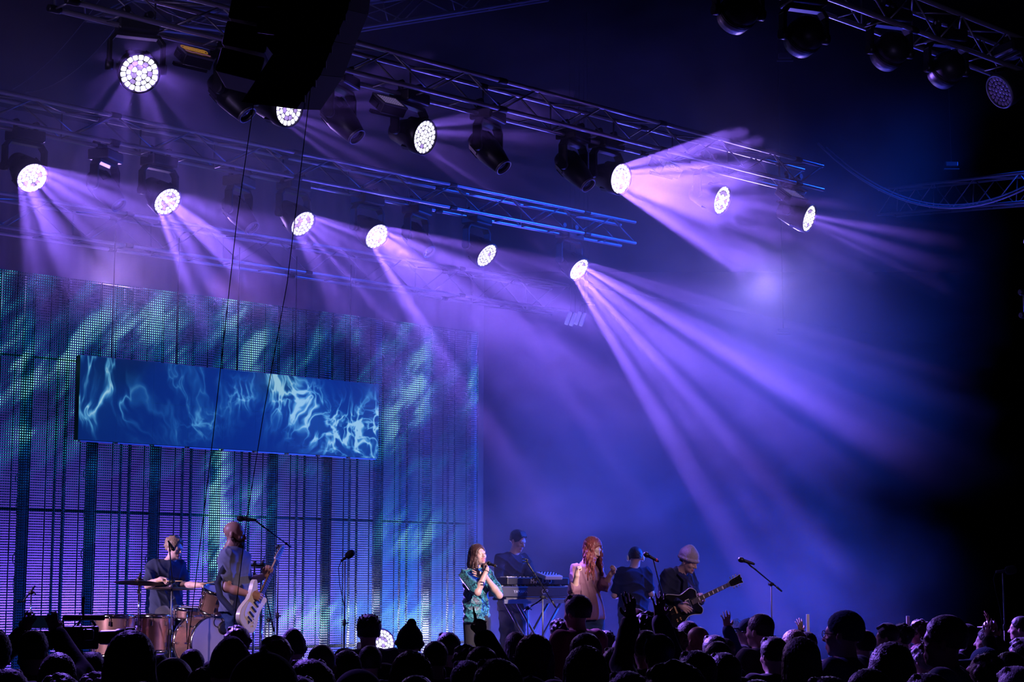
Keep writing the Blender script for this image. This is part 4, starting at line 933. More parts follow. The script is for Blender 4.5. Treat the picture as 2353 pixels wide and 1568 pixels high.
# ------------------------------------------------------------------ the band
def figure(label, J, parts, group=None):
    """parts: list of (name, Shape, materials, voxel, displacement[, parent name][, label])"""
    base = Vector(J['base']); t = thing('person', label, 'person', base, 0, group); made = {}
    for it in parts:
        nm, sh, ms, h, dp = it[:5]; par = made.get(it[5]) if len(it) > 5 and it[5] else None
        me = sh.mesh(nm, ms, h, base, dp); o = link(nm, me, par or t)
        if par is not None: pass
        if len(it) > 6: o['label'] = it[6]
        made[nm] = o
    return t
SKM = lambda s='skin': [M[s], M['eye'], M['lip']]
def pix(px, py, Y): return tov(P(px, py, Y))
UPV = V(0, 0, 1)
def setup(px, ptop, Y, f, H, lean=0.0):
    """figure whose crown is seen at (px, ptop) standing on the stage"""
    top = pix(px, ptop, Y); J = joints((top[0], top[1], STAGE), f, H, lean); return J
bodies = {}
snv = tov(SN); sdv = tov(SD)
# --- bearded guitarist, profile to the right
Y0 = 18.6
f = unit(V(0.97, -0.22, 0)); J = joints(tuple(pix(541, 1350, Y0)[:2]) + (STAGE,), f, 1.86)
top = pix(538, 1198, Y0)[2]; 
J['head'] = pix(539, 1228, Y0); J['hf'] = unit(V(1.0, -0.12, -0.12)); J['neck'] = pix(528, 1264, Y0); J['chest'] = pix(538, 1302, Y0); J['waist'] = pix(541, 1355, Y0); J['pelvis'] = pix(541, 1400, Y0)
J['shr'] = pix(524, 1284, Y0 - .19); J['shl'] = pix(540, 1284, Y0 + .19)
J['elr'] = pix(521, 1352, Y0 - .27); J['wrr'] = pix(576, 1367, Y0 - .30); J['ell'] = pix(575, 1338, Y0 + .22); J['wrl'] = pix(612, 1322, Y0 - .10)
for q, dy in (('r', -.09), ('l', .09)):
    J['hip' + q] = pix(541, 1416, Y0 + dy); J['kn' + q] = pix(545, 1510, Y0 + dy); a = pix(541, 1600, Y0 + dy); J['an' + q] = V(a[0], a[1], STAGE + .08)
J['base'] = V(J['pelvis'][0], J['pelvis'][1], STAGE)
hd = {'r': dict(d=unit(V(.9, -.1, -.2)), n=unit(V(0, 1, -.2)), curl=(.9, .95, 1, 1), thumb=.8, side=1), 'l': dict(d=unit(V(.35, -.35, .85)), n=unit(V(.2, -.95, -.2)), curl=(.75, .8, .8, .85), thumb=.5, side=-1)}
B = body_shape(J, 1.12, hands=hd, jaw=1.1)
bd = Shape(); r_, f_, u_ = frame(J['hf'], UPV); Rh = np.stack([r_, f_, u_], 1); hp = lambda x, y, z: J['head'] + r_ * x + f_ * y + u_ * z
bd.ell(hp(0, .055, -.095), (.066, .062, .052), Rh, 0, .02); bd.ell(hp(0, .085, -.125), (.045, .045, .045), Rh, 0, .03); bd.cone(hp(-.066, .01, -.05), hp(-.03, .06, -.10), .022, .03, 0, .02); bd.cone(hp(.066, .01, -.05), hp(.03, .06, -.10), .022, .03, 0, .02)
bd.ell(hp(0, .105, -.055), (.036, .014, .012), Rh, 0, .012); bd.ell(hp(0, .12, -.068), (.018, .02, .006), Rh, 0, .004, True)
hr = Shape(); hr.ell(J['head'] + f_ * -.014 + u_ * .034, (.079, .099, .089), Rh, 0, .01); hr.ell(hp(0, .095, -.02), (.09, .085, .12), Rh, 0, .01, True); hr.ell(hp(0, 0, -.10), (.12, .14, .085), Rh, 0, .01, True)
TS = top_shape(J, 1.18, .62, .018, .012, -.03); TR = trouser_shape(J, 1.05)
M['tee_blue'] = mat('slate blue cotton', (0.16, 0.19, 0.27), 0.85, 0, 0.15, 30, 0.2)
figure('bearded bald guitarist in a blue-grey t-shirt with a cream electric guitar', J, [('body', B, SKM('skin2'), .008, None), ('beard', bd, M['beard'], .007, hair_disp('crop', J['head'])), ('hair', hr, M['beard'], .008, None),
    ('t_shirt', TS, M['tee_blue'], .010, strand_disp(.009, 22, 20)), ('trousers', TR, M['denim'], .011, strand_disp(.007, 20, 18)), ('shoe', shoe_shape(J, 'r'), M['shoe'], .012, None), ('shoe', shoe_shape(J, 'l'), M['shoe'], .012, None)])
bodies['g1'] = J
# --- drummer behind his kit, seated
Y0 = 21.3
f = unit(V(0.62, -0.78, 0)); J = joints(tuple(pix(385, 1350, Y0)[:2]) + (STAGE,), f, 1.80)
J['head'] = pix(401, 1260, Y0); J['hf'] = unit(V(.85, -.6, -.18)); J['neck'] = pix(390, 1293, Y0); J['chest'] = pix(383, 1325, Y0); J['waist'] = pix(381, 1370, Y0); J['pelvis'] = pix(382, 1402, Y0)
J['shr'] = pix(352, 1303, Y0 - .05); J['shl'] = pix(412, 1303, Y0 + .12); J['elr'] = pix(340, 1346, Y0 - .25); J['wrr'] = pix(369, 1332, Y0 - .42); J['ell'] = pix(422, 1346, Y0 + .0); J['wrl'] = pix(466, 1345, Y0 - .3)
J['hipr'] = pix(372, 1408, Y0 - .05); J['hipl'] = pix(392, 1408, Y0 + .08); J['knr'] = pix(395, 1428, Y0 - .48); J['knl'] = pix(428, 1414, Y0 - .35)
for q in 'rl': a = J['kn' + q]; J['an' + q] = V(a[0], a[1] - .02, STAGE + .08)
J['base'] = V(J['pelvis'][0], J['pelvis'][1], STAGE)
hd = {'r': dict(d=unit(V(1, -.3, .05)), n=unit(V(0, -.2, -1)), curl=(.8, .85, .9, .9), thumb=.8, side=-1), 'l': dict(d=unit(V(1, -.4, -.25)), n=unit(V(0, -.1, -1)), curl=(.8, .85, .9, .9), thumb=.8, side=-1)}
B = body_shape(J, 1.05, hands=hd)
M['navy_tee'] = mat('dark navy cotton', (0.012, 0.018, 0.05), 0.9, 0, 0.2, 30, 0.2)
figure('drummer with tousled fair hair in a dark t-shirt sitting behind the kit', J, [('body', B, SKM(), .008, None), ('hair', hsh(J, 'fluffy', .95), M['hair_blond'], .008, hair_disp('short', J['head'])), ('t_shirt', top_shape(J, 1.12, .7, .02, .012, -.05), M['navy_tee'], .010, strand_disp(.009, 22, 20)),
    ('trousers', trouser_shape(J, 1.0, .016), M['black_cloth'], .012, None), ('shoe', shoe_shape(J, 'r'), M['shoe'], .012, None), ('shoe', shoe_shape(J, 'l'), M['shoe'], .012, None)])
bodies['dr'] = J
# --- singer with microphone
Y0 = 20.9
f = unit(V(0.66, -0.75, 0)); J = joints(tuple(pix(1093, 1350, Y0)[:2]) + (STAGE,), f, 1.68)
J['head'] = pix(1099, 1276, Y0); J['hf'] = unit(V(.60, -.80, .16)); J['hu'] = unit(V(-.12, .02, 1)); J['neck'] = pix(1092, 1308, Y0); J['chest'] = pix(1093, 1342, Y0); J['waist'] = pix(1095, 1385, Y0); J['pelvis'] = pix(1096, 1420, Y0)
J['shr'] = pix(1069, 1323, Y0 - .10); J['shl'] = pix(1121, 1321, Y0 + .12); J['elr'] = pix(1097, 1362, Y0 - .30); J['wrr'] = pix(1118, 1311, Y0 - .26); J['ell'] = pix(1147, 1369, Y0 - .08); J['wrl'] = pix(1116, 1326, Y0 - .21)
for q, dx in (('r', -14), ('l', 14)):
    J['hip' + q] = pix(1096 + dx, 1428, Y0); J['kn' + q] = pix(1096 + dx * 1.1, 1512, Y0 - .03); a = J['kn' + q]; J['an' + q] = V(a[0], a[1], STAGE + .08)
J['base'] = V(J['pelvis'][0], J['pelvis'][1], STAGE)
hd = {'r': dict(d=unit(V(.05, -.25, 1)), n=unit(V(.75, -.5, -.1)), curl=(.75, .8, .85, .9), thumb=.6, side=-1), 'l': dict(d=unit(V(-.9, -.3, .35)), n=unit(V(-.2, 1, .1)), curl=(.18, .15, .15, .2), thumb=.2, side=-1)}
B = body_shape(J, .88, hands=hd, mouth=1.0, neckr=.044, jaw=.9)
def velvet():
    m = mat('crushed teal velvet', (0.02, 0.13, 0.17), 0.38, 0, 0.3, 30, 0.0, sheen=0.8); nt = m.node_tree; n = nt.nodes; L = nt.links; b = n['Principled BSDF']
    tc = n.new('ShaderNodeTexCoord'); no = n.new('ShaderNodeTexNoise'); no.inputs['Scale'].default_value = 26; no.inputs['Detail'].default_value = 5; no.inputs['Distortion'].default_value = 1.6; L.new(tc.outputs['Object'], no.inputs['Vector'])
    cr = n.new('ShaderNodeValToRGB'); e = cr.color_ramp.elements; e[0].position = .42; e[0].color = (0.002, 0.02, 0.05, 1); e[1].position = .64; e[1].color = (0.06, 0.36, 0.36, 1)
    L.new(no.outputs[0], cr.inputs[0]); L.new(cr.outputs[0], b.inputs['Base Color']); bp = n.new('ShaderNodeBump'); bp.inputs['Strength'].default_value = .6; bp.inputs['Distance'].default_value = .01; L.new(no.outputs[0], bp.inputs['Height']); L.new(bp.outputs[0], b.inputs['Normal']); return m
M['velvet'] = velvet()
band = Shape(); wd = unit(J['wrr'] - J['elr']); wc = J['wrr'] - wd * .01; pr, pf, pu = frame(wd, V(1, 0, 0.1)); band.chain([wc + (pr * math.cos(t) + pu * math.sin(t)) * .030 for t in np.linspace(0, 2 * PI, 13)], [.005] * 13, 0, .002)
figure('woman singing into a microphone with closed eyes in a crushed teal velvet top', J, [('body', B, SKM(), .0065, None), ('hair', hsh(J, 'wavy', .98), M['hair_brown'], .007, hair_disp('wavy', J['head'])), ('velvet_top', top_shape(J, .96, .80, .018, .02, -.05), M['velvet'], .009, strand_disp(.010, 24, 26)),
    ('trousers', trouser_shape(J, .92, .006), M['black_cloth'], .011, None), ('wristband', band, M['black'], .005, None), ('shoe', shoe_shape(J, 'r'), M['shoe'], .012, None), ('shoe', shoe_shape(J, 'l'), M['shoe'], .012, None)])
bodies['s1'] = J
# --- auburn haired woman, both fists raised, looking down
Y0 = 20.6
f = unit(V(0.55, -0.83, 0)); J = joints(tuple(pix(1352, 1350, Y0)[:2]) + (STAGE,), f, 1.72)
J['head'] = pix(1362, 1262, Y0); J['hf'] = unit(V(.72, -.62, -.42)); J['hu'] = unit(V(.25, -.2, 1)); J['neck'] = pix(1347, 1296, Y0); J['chest'] = pix(1347, 1335, Y0); J['waist'] = pix(1352, 1378, Y0); J['pelvis'] = pix(1356, 1412, Y0)
J['shr'] = pix(1322, 1310, Y0 - .08); J['shl'] = pix(1372, 1312, Y0 + .12); J['elr'] = pix(1318, 1362, Y0 - .22); J['wrr'] = pix(1326, 1322, Y0 - .34); J['ell'] = pix(1388, 1348, Y0 - .02); J['wrl'] = pix(1404, 1320, Y0 - .16)
for q, dx in (('r', -13), ('l', 13)):
    J['hip' + q] = pix(1358 + dx, 1420, Y0); J['kn' + q] = pix(1362 + dx, 1508, Y0 - .02); a = J['kn' + q]; J['an' + q] = V(a[0], a[1], STAGE + .08)
J['base'] = V(J['pelvis'][0], J['pelvis'][1], STAGE)
hd = {'r': dict(d=unit(V(.05, -.1, 1)), n=unit(V(.8, .3, 0)), curl=(1.05, 1.1, 1.1, 1.1), thumb=.5, side=1), 'l': dict(d=unit(V(.55, -.2, .8)), n=unit(V(-.6, -.6, .4)), curl=(1.05, 1.1, 1.1, 1.1), thumb=.5, side=1)}
B = body_shape(J, .86, hands=hd, neckr=.044, jaw=.9)
M['mauve'] = mat('mauve sparkle knit', (0.24, 0.11, 0.15), 0.7, 0, 0.25, 150, 0.2, sheen=0.4)
figure('woman with long auburn hair in a loose mauve blouse with both fists raised', J, [('body', B, SKM(), .0065, None), ('hair', hsh(J, 'longred', 1.0), M['hair_red'], .007, hair_disp('wavy', J['head'])), ('blouse', top_shape(J, .90, 1.25, .014, .05, -.06), M['mauve'], .009, strand_disp(.009, 30, 6)),
    ('jeans', trouser_shape(J, .92, .006), M['denim'], .011, strand_disp(.003, 30, 20)), ('shoe', shoe_shape(J, 'r'), M['shoe'], .012, None), ('shoe', shoe_shape(J, 'l'), M['shoe'], .012, None)])
# --- keyboard player
Y0 = 22.8
f = unit(V(0.55, -0.83, 0)); J = joints(tuple(pix(1182, 1350, Y0)[:2]) + (STAGE,), f, 1.82)
J['head'] = pix(1190, 1243, Y0); J['hf'] = unit(V(.72, -.62, -.38)); J['neck'] = pix(1180, 1276, Y0); J['chest'] = pix(1176, 1308, Y0); J['waist'] = pix(1176, 1350, Y0); J['pelvis'] = pix(1178, 1385, Y0)
J['shr'] = pix(1150, 1287, Y0 - .1); J['shl'] = pix(1204, 1287, Y0 + .14); J['elr'] = pix(1144, 1325, Y0 - .2); J['wrr'] = pix(1152, 1341, Y0 - .40); J['ell'] = pix(1220, 1322, Y0 - .1); J['wrl'] = pix(1234, 1325, Y0 - .35)
for q, dx in (('r', -15), ('l', 15)):
    J['hip' + q] = pix(1178 + dx, 1392, Y0); J['kn' + q] = pix(1178 + dx, 1470, Y0); a = J['kn' + q]; J['an' + q] = V(a[0], a[1], STAGE + .08)
J['base'] = V(J['pelvis'][0], J['pelvis'][1], STAGE)
hd = {q: dict(d=unit(V(.3, -.85, -.3)), n=unit(V(0, -.2, -1)), curl=(.3, .35, .35, .3), thumb=.3, side=(-1 if q == 'r' else 1)) for q in 'rl'}
B = body_shape(J, 1.05, hands=hd)
M['shirt_dark'] = mat('dark shirt cloth', (0.02, 0.022, 0.03), 0.85, 0, 0.2, 30, 0.2)
figure('keyboard player with cropped hair in a dark shirt, hazy behind the keyboards', J, [('body', B, SKM(), .008, None), ('hair', hsh(J, 'short', .96), M['hair_black'], .008, hair_disp('short', J['head'])), ('shirt', top_shape(J, 1.1, 1.6, .018, .01, -.1), M['shirt_dark'], .011, strand_disp(.009, 20, 20)),
    ('trousers', trouser_shape(J, 1.0, .014), M['shirt_dark'], .012, strand_disp(.007, 20, 18)), ('shoe', shoe_shape(J, 'r'), M['shoe'], .012, None), ('shoe', shoe_shape(J, 'l'), M['shoe'], .012, None)])
# --- man with headphones seen from behind
Y0 = 23.2
f = unit(V(-0.25, 0.97, 0)); J = joints(tuple(pix(1457, 1350, Y0)[:2]) + (STAGE,), f, 1.80)
J['head'] = pix(1460, 1281, Y0); J['hf'] = unit(V(-.1, 1, -.2)); J['neck'] = pix(1457, 1308, Y0); J['chest'] = pix(1456, 1340, Y0); J['waist'] = pix(1455, 1380, Y0); J['pelvis'] = pix(1455, 1412, Y0)
J['shl'] = pix(1428, 1319, Y0); J['shr'] = pix(1484, 1319, Y0); J['ell'] = pix(1412, 1369, Y0); J['wrl'] = pix(1432, 1368, Y0 + .22); J['elr'] = pix(1496, 1365, Y0); J['wrr'] = pix(1478, 1372, Y0 + .22)
for q, dx in (('l', -15), ('r', 15)):
    J['hip' + q] = pix(1455 + dx, 1420, Y0); J['kn' + q] = pix(1455 + dx, 1495, Y0); a = J['kn' + q]; J['an' + q] = V(a[0], a[1], STAGE + .08)
J['base'] = V(J['pelvis'][0], J['pelvis'][1], STAGE)
B = body_shape(J, 1.05)
pr, pf, pu = frame(J['hf'], UPV); hpn = Shape()
hpn.chain([J['head'] + pr * .098 * math.cos(t) + pu * (.118 * math.sin(t) + .0) for t in np.linspace(0, PI, 13)], [.008] * 13, 0, .004)
for q in (-1, 1): hpn.ell(J['head'] + pr * q * .098 - pu * .012, (.02, .034, .040), np.stack([pr, pf, pu], 1), 0, .006)
figure('man with headphones and a dark t-shirt seen from behind in the haze', J, [('body', B, SKM(), .009, None), ('hair', hsh(J, 'crop', 1.0), M['hair_black'], .009, hair_disp('crop', J['head'])), ('headphones', hpn, M['white'], .006, None), ('t_shirt', top_shape(J, 1.1, .72, .018, .01, -.12), M['navy_tee'], .011, strand_disp(.009, 20, 18)),
    ('trousers', trouser_shape(J, 1.0, .014), M['black_cloth'], .012, None), ('shoe', shoe_shape(J, 'r'), M['shoe'], .012, None), ('shoe', shoe_shape(J, 'l'), M['shoe'], .012, None)])
# --- guitarist with beanie, bent over his guitar
Y0 = 20.8
f = unit(V(0.60, -0.80, 0)); J = joints(tuple(pix(1560, 1350, Y0)[:2]) + (STAGE,), f, 1.80)
J['head'] = pix(1583, 1290, Y0 - .12); J['hf'] = unit(V(.72, -.55, -.42)); J['hu'] = unit(V(.3, -.25, 1)); J['neck'] = pix(1568, 1312, Y0 - .06); J['chest'] = pix(1558, 1345, Y0); J['waist'] = pix(1553, 1385, Y0); J['pelvis'] = pix(1548, 1420, Y0)
J['shr'] = pix(1536, 1322, Y0 - .10); J['shl'] = pix(1583, 1325, Y0 + .12); J['elr'] = pix(1522, 1372, Y0 - .22); J['wrr'] = pix(1562, 1390, Y0 - .50); J['ell'] = pix(1600, 1372, Y0 + .02); J['wrl'] = pix(1608, 1384, Y0 - .26)
for q, dx in (('r', -15), ('l', 15)):
    J['hip' + q] = pix(1548 + dx, 1428, Y0); J['kn' + q] = pix(1550 + dx, 1510, Y0 - .04); a = J['kn' + q]; J['an' + q] = V(a[0], a[1], STAGE + .08)
J['base'] = V(J['pelvis'][0], J['pelvis'][1], STAGE)
hd = {'r': dict(d=unit(V(.8, -.2, -.5)), n=unit(V(-.1, 1, 0)), curl=(.35, .4, .45, .5), thumb=.3, side=1), 'l': dict(d=unit(V(.25, -.4, .8)), n=unit(V(-.5, -.8, .1)), curl=(.7, .7, .75, .8), thumb=.4, side=1)}
B = body_shape(J, 1.0, hands=hd)
hair = hsh(J, 'crop', .985)
band = Shape(); a_, b_ = J['wrr'], J['elr']
for q in (.12, .34): c_ = a_ + (b_ - a_) * q; e_ = a_ + (b_ - a_) * (q + .15); band.cone(c_, e_, .036, .040, 0, .002)
M['pale_cloth'] = mat('pale cotton wristband', (0.75, 0.73, 0.66), 0.9, 0, 0.08, 40); M['knit'] = mat('grey knit', (0.42, 0.36, 0.40), 0.95, 0, 0.25, 120, 0.5)
figure('guitarist in a grey knit beanie and dark shirt bent over a black guitar', J, [('body', B, SKM(), .007, None), ('hair', hair, M['hair_black'], .008, hair_disp('short', J['head'])), ('beanie', hsh(J, 'beanie', 1.05), M['knit'], .007, hair_disp('beanie', J['head'])),
    ('shirt', top_shape(J, 1.08, 1.9, .016, .008, -.1), M['navy_tee'], .010, strand_disp(.009, 20, 20)), ('wristband', band, M['pale_cloth'], .006, None), ('trousers', trouser_shape(J, 1.0, .010), M['denim'], .011, None), ('shoe', shoe_shape(J, 'r'), M['shoe'], .012, None), ('shoe', shoe_shape(J, 'l'), M['shoe'], .012, None)])
bodies['g2'] = J

# ------------------------------------------------------------------ instruments and stands
def px3(px, py, Y): return P(px, py, Y)
def basis(o, z, y):
    """matrix with local z along z and local -y near -y"""
    z = Vector(z).normalized(); y = Vector(y); y = (y - z * y.dot(z)).normalized(); x = y.cross(z)
    m = Matrix((x, y, z)).transposed().to_4x4(); m.translation = Vector(o); return m
def smooth_outline(pts, n=6):
    out = []; N = len(pts)
    for i in range(N):
        p0, p1, p2, p3 = [Vector(pts[(i + j - 1) % N]) for j in range(4)]
        for k in range(n):
            t = k / n; q = 0.5 * ((2 * p1) + (p2 - p0) * t + (2 * p0 - 5 * p1 + 4 * p2 - p3) * t * t + (3 * p1 - p0 - 3 * p2 + p3) * t ** 3); out.append((q.x, q.y))
    return out
M['cream'] = mat('cream guitar lacquer', (0.78, 0.72, 0.55), 0.2, 0, 0.04, 10); M['maple'] = mat('maple wood', (0.55, 0.36, 0.18), 0.35, 0, 0.2, 30); M['rosewood'] = mat('dark rosewood', (0.05, 0.03, 0.025), 0.45, 0, 0.3, 40)
M['gloss_black'] = mat('gloss black lacquer', (0.008, 0.008, 0.01), 0.12, 0, 0.1, 10, spec=.8); M['binding'] = mat('ivory binding', (0.75, 0.7, 0.58), 0.4, 0, 0.05, 30); M['gold'] = mat('gold hardware', (0.75, 0.5, 0.2), 0.25, 1.0, 0.05, 30)
M['strap'] = mat('dark blue strap webbing', (0.01, 0.02, 0.05), 0.8, 0, 0.2, 80, 0.2)
def guitar(label, origin, z, face, body_pts, bm_, th, body_mat, neck_len, headp, side_mat, hollow=False):
    mtx = basis(origin, z, -Vector(face)); t = thing('guitar', label, 'guitar', origin); t.rotation_euler = mtx.to_euler()
    out = smooth_outline(body_pts); mb = MB(); mb.prism(out, th); b = mb.obj('body', side_mat, t)
    fo = [(x * .965, y * .965) for x, y in out]; MB().prism(fo, th + 0.006).obj('front_plate', body_mat, b)
    fz = -th / 2 - .004
    if hollow:
        MB().tube([(x * .985, fz + .001, y * .985) for x, y in out], .0035, 6, closed=True).obj('binding', M['binding'], b)
        for s in (-1, 1): MB().tube([(s * (.105 - .02 * math.sin(q * 3)), fz, -.10 + .16 * q) for q in [i / 8 for i in range(9)]], .004, 5).obj('sound_hole', M['matte'], b)
    else:
        MB().prism(smooth_outline([(-.10, -.10), (-.02, -.14), (.07, -.08), (.085, .06), (.10, .15), (.02, .10), (-.05, .13), (-.095, .10)]), .003, Matrix.Translation((0, fz - .001, 0))).obj('pickguard', M['binding'], b)
    MB().box((0, -th / 2 - .012 - .006, .20 + neck_len / 2), (.050, .022, neck_len), taper=.84).obj('neck', M['maple'] if not hollow else M['rosewood'], t)
    fb = MB().box((0, -th / 2 - .031, .09 + (neck_len + .11) / 2), (.054, .007, neck_len + .11), taper=.80).obj('fretboard', M['rosewood'], t)
    for i in range(20):
        zz = .20 + neck_len - (neck_len + .10) * (1 - 2 ** (-i / 12)) * 1.45
        if zz > .09: MB().box((0, -th / 2 - .035, zz), (.050, .002, .002 if not hollow else .003)).obj('fret', M['chrome'], fb)
    if hollow:
        for i in (3, 5, 7, 9, 12, 15):
            zz = .20 + neck_len - (neck_len + .10) * (1 - 2 ** (-(i - .5) / 12)) * 1.45
            if zz > .1: MB().box((0, -th / 2 - .0352, zz), (.034, .0015, .014)).obj('inlay', M['binding'], fb)
    hz = .20 + neck_len; hm = MB().prism([(x, y + hz) for x, y in smooth_outline(headp, 4)], .016, Matrix.Translation((0, -th / 2 - .014, 0))).obj('headstock', M['maple'] if not hollow else M['gloss_black'], t)
    if hollow: MB().tube([(x, -th / 2 - .024, y + hz) for x, y in smooth_outline(headp, 4)], .002, 5, closed=True).obj('binding', M['binding'], hm)
    for i in range(6):
        if hollow: s = -1 if i < 3 else 1; pp = (s * .036, -th / 2 - .014, hz + .04 + .038 * (i % 3)); dx = s
        else: pp = (-.028 + .004 * i, -th / 2 - .014, hz + .035 + .026 * i); dx = -1
        MB().tube([pp, (pp[0] + dx * .024, pp[1], pp[2])], .004, 6).ball((pp[0] + dx * .028, pp[1], pp[2]), .009, 8, scale=(.6, 1, 1)).obj('tuning_peg', M['chrome'] if not hollow else M['gold'], hm)
        MB().tube([(pp[0] - dx * .012, pp[1] - .008, pp[2]), (pp[0] - dx * .012, pp[1] - .018, pp[2])], .004, 6).obj('string_post', M['chrome'], hm)
    for i, zz in enumerate((.055, -.035) if hollow else (.06, .0, -.06)):
        pk = MB().bbox((0, fz - .008, zz), (.088 if hollow else .085, .016, .040 if hollow else .018), .003).obj('pickup', M['chrome'] if hollow else M['black'], b)
        if hollow: MB().bbox((0, fz - .003, zz), (.100, .006, .052), .002).obj('pickup_ring', M['binding'], pk)
    MB().bbox((0, fz - .008, -.115), (.085, .014, .022), .003).obj('bridge', M['chrome'] if not hollow else M['gold'], b)
    if hollow: MB().tube([(-.03, fz - .008, -.13), (-.02, fz - .006, -.21), (.02, fz - .006, -.21), (.03, fz - .008, -.13)], .005, 6).obj('tailpiece', M['gold'], b)
    for i in range(4 if hollow else 3):
        kx, kz = ((.10 + .02 * (i % 2), -.10 - .045 * (i // 2)) if hollow else (.06 + .018 * i, -.07 - .03 * i)); MB().lathe([(.011, 0), (.010, .010), (.008, .014)], 12, (kx, fz, kz), (0, -1, 0)).obj('knob', M['gold'] if hollow else M['white'], b)
    for i in range(6): MB().tube([(-.020 + .008 * i, fz - .022, -.115), (-.016 + .0064 * i, -th / 2 - .038, hz)], .0007, 4).obj('string', M['chrome'], t)
    return t, mtx
strat = [(0, .20), (.035, .17), (.10, .215), (.135, .20), (.12, .12), (.115, .05), (.135, -.03), (.155, -.12), (.12, -.20), (0, -.225), (-.12, -.205), (-.158, -.12), (-.14, -.02), (-.118, .05), (-.13, .13), (-.155, .235), (-.12, .265), (-.06, .20), (-.03, .165)]
st_head = [(-.022, -.005), (.022, -.005), (.030, .03), (.028, .10), (.030, .17), (.012, .195), (-.018, .17), (-.040, .03)]
gY = 18.6 - .30
gm, gmt = guitar('cream bodied electric guitar with maple neck held by the bearded guitarist', px3(577, 1401, gY), (.28, .52, .80), (.86, -.46, .0), strat, None, .045, M['cream'], .40, st_head, M['cream'])
arch = [(0, .19), (.05, .175), (.12, .20), (.165, .16), (.135, .07), (.13, .0), (.17, -.08), (.20, -.16), (.17, -.25), (0, -.29), (-.17, -.25), (-.20, -.16), (-.17, -.08), (-.13, .0), (-.14, .08), (-.15, .15), (-.10, .20), (-.05, .19)]
lp_head = [(-.022, -.005), (.022, -.005), (.040, .04), (.044, .12), (.050, .165), (.02, .16), (0, .172), (-.02, .16), (-.050, .165), (-.044, .12), (-.040, .04)]
guitar('gloss black hollow body guitar with ivory binding held by the beanie guitarist', px3(1569, 1393, 20.8 - .42), (.82, .30, .375), (.52, -.82, .12), arch, None, .060, M['gloss_black'], .40, lp_head, M['gloss_black'], True)
# straps
def strap(label, pts, wd, nrm, loc):
    mb = MB(); pts = [Vector(p) for p in pts]; N = len(pts); vs = []
    for i, p in enumerate(pts):
        T = (pts[min(i + 1, N - 1)] - pts[max(i - 1, 0)]).normalized(); n_ = Vector(nrm[i] if isinstance(nrm, list) else nrm); s = T.cross(n_).normalized() * wd / 2; n_ = s.cross(T).normalized() * .002
        vs += [p - s - n_, p + s - n_, p + s + n_, p - s + n_]
    fs = [(4 * i + a, 4 * i + b, 4 * i + 4 + b, 4 * i + 4 + a) for i in range(N - 1) for a, b in ((0, 1), (1, 2), (2, 3), (3, 0))] + [(3, 2, 1, 0), (4 * N - 4, 4 * N - 3, 4 * N - 2, 4 * N - 1)]
    o0 = pts[0]; mb.add([v - o0 for v in vs], fs, 0, True); o = mb.obj('guitar_strap', M['strap'], None, o0); tag(o, label, 'strap')
strap('wide dark blue strap running from the bearded guitarist\'s back to his guitar', [px3(532, 1285, 18.36), px3(512, 1310, 18.30), px3(500, 1340, 18.30), px3(506, 1372, 18.28), px3(530, 1400, 18.22), px3(556, 1424, 18.20), px3(570, 1436, 18.22)], .065, (0, -1, 0), None)
strap('dark strap over the beanie guitarist\'s shoulder down to the neck joint', [px3(1560, 1318, 20.62), px3(1580, 1330, 20.58), px3(1593, 1350, 20.5), px3(1600, 1376, 20.42)], .04, (0.2, -1, 0), None)

# microphones and stands
def mic_mesh(L_=.165, big=False):
    g = MB(); g.lathe([(.0, 0), (.011, .002), (.013, .02), (.016, L_ * .6), (.018, L_ * .68)], 14); return g.mesh('handle', M['black'])
_mh = mic_mesh(); _mg = MB().lathe([(.018, 0), (.024, .008), (.026, .022), (.024, .040), (.015, .052), (0, .056)], 14, (0, 0, .112)).mesh('grille', M['black_metal'])
_mfoam = MB().lathe([(.020, 0), (.034, .010), (.040, .035), (.040, .075), (.030, .10), (0, .110)], 16, (0, 0, .085)).mesh('foam_windscreen', M['matte'])
_mband = MB().lathe([(.0165, 0), (.0172, .002), (.0172, .012), (.0165, .014)], 14, (0, 0, .02)).mesh('band', M['red']); _mband2 = MB().lathe([(.0165, 0), (.0172, .002), (.0172, .012), (.0165, .014)], 14, (0, 0, .02)).mesh('band', M['gold'])
def microphone(label, tip, tail, foam=False, band=None, scale=1.0):
    tail, tip = Vector(tail), Vector(tip); d = (tip - tail).normalized(); t = thing('microphone', label, 'microphone', tail); t.rotation_euler = d.to_track_quat('Z', 'Y').to_euler()
    s = (tip - tail).length / .168 if scale is None else scale; t.scale = (s, s, s)
    link('handle', _mh, t); link('foam_windscreen' if foam else 'grille', _mfoam if foam else _mg, t)
    if band: link('band', band, t)
    return t
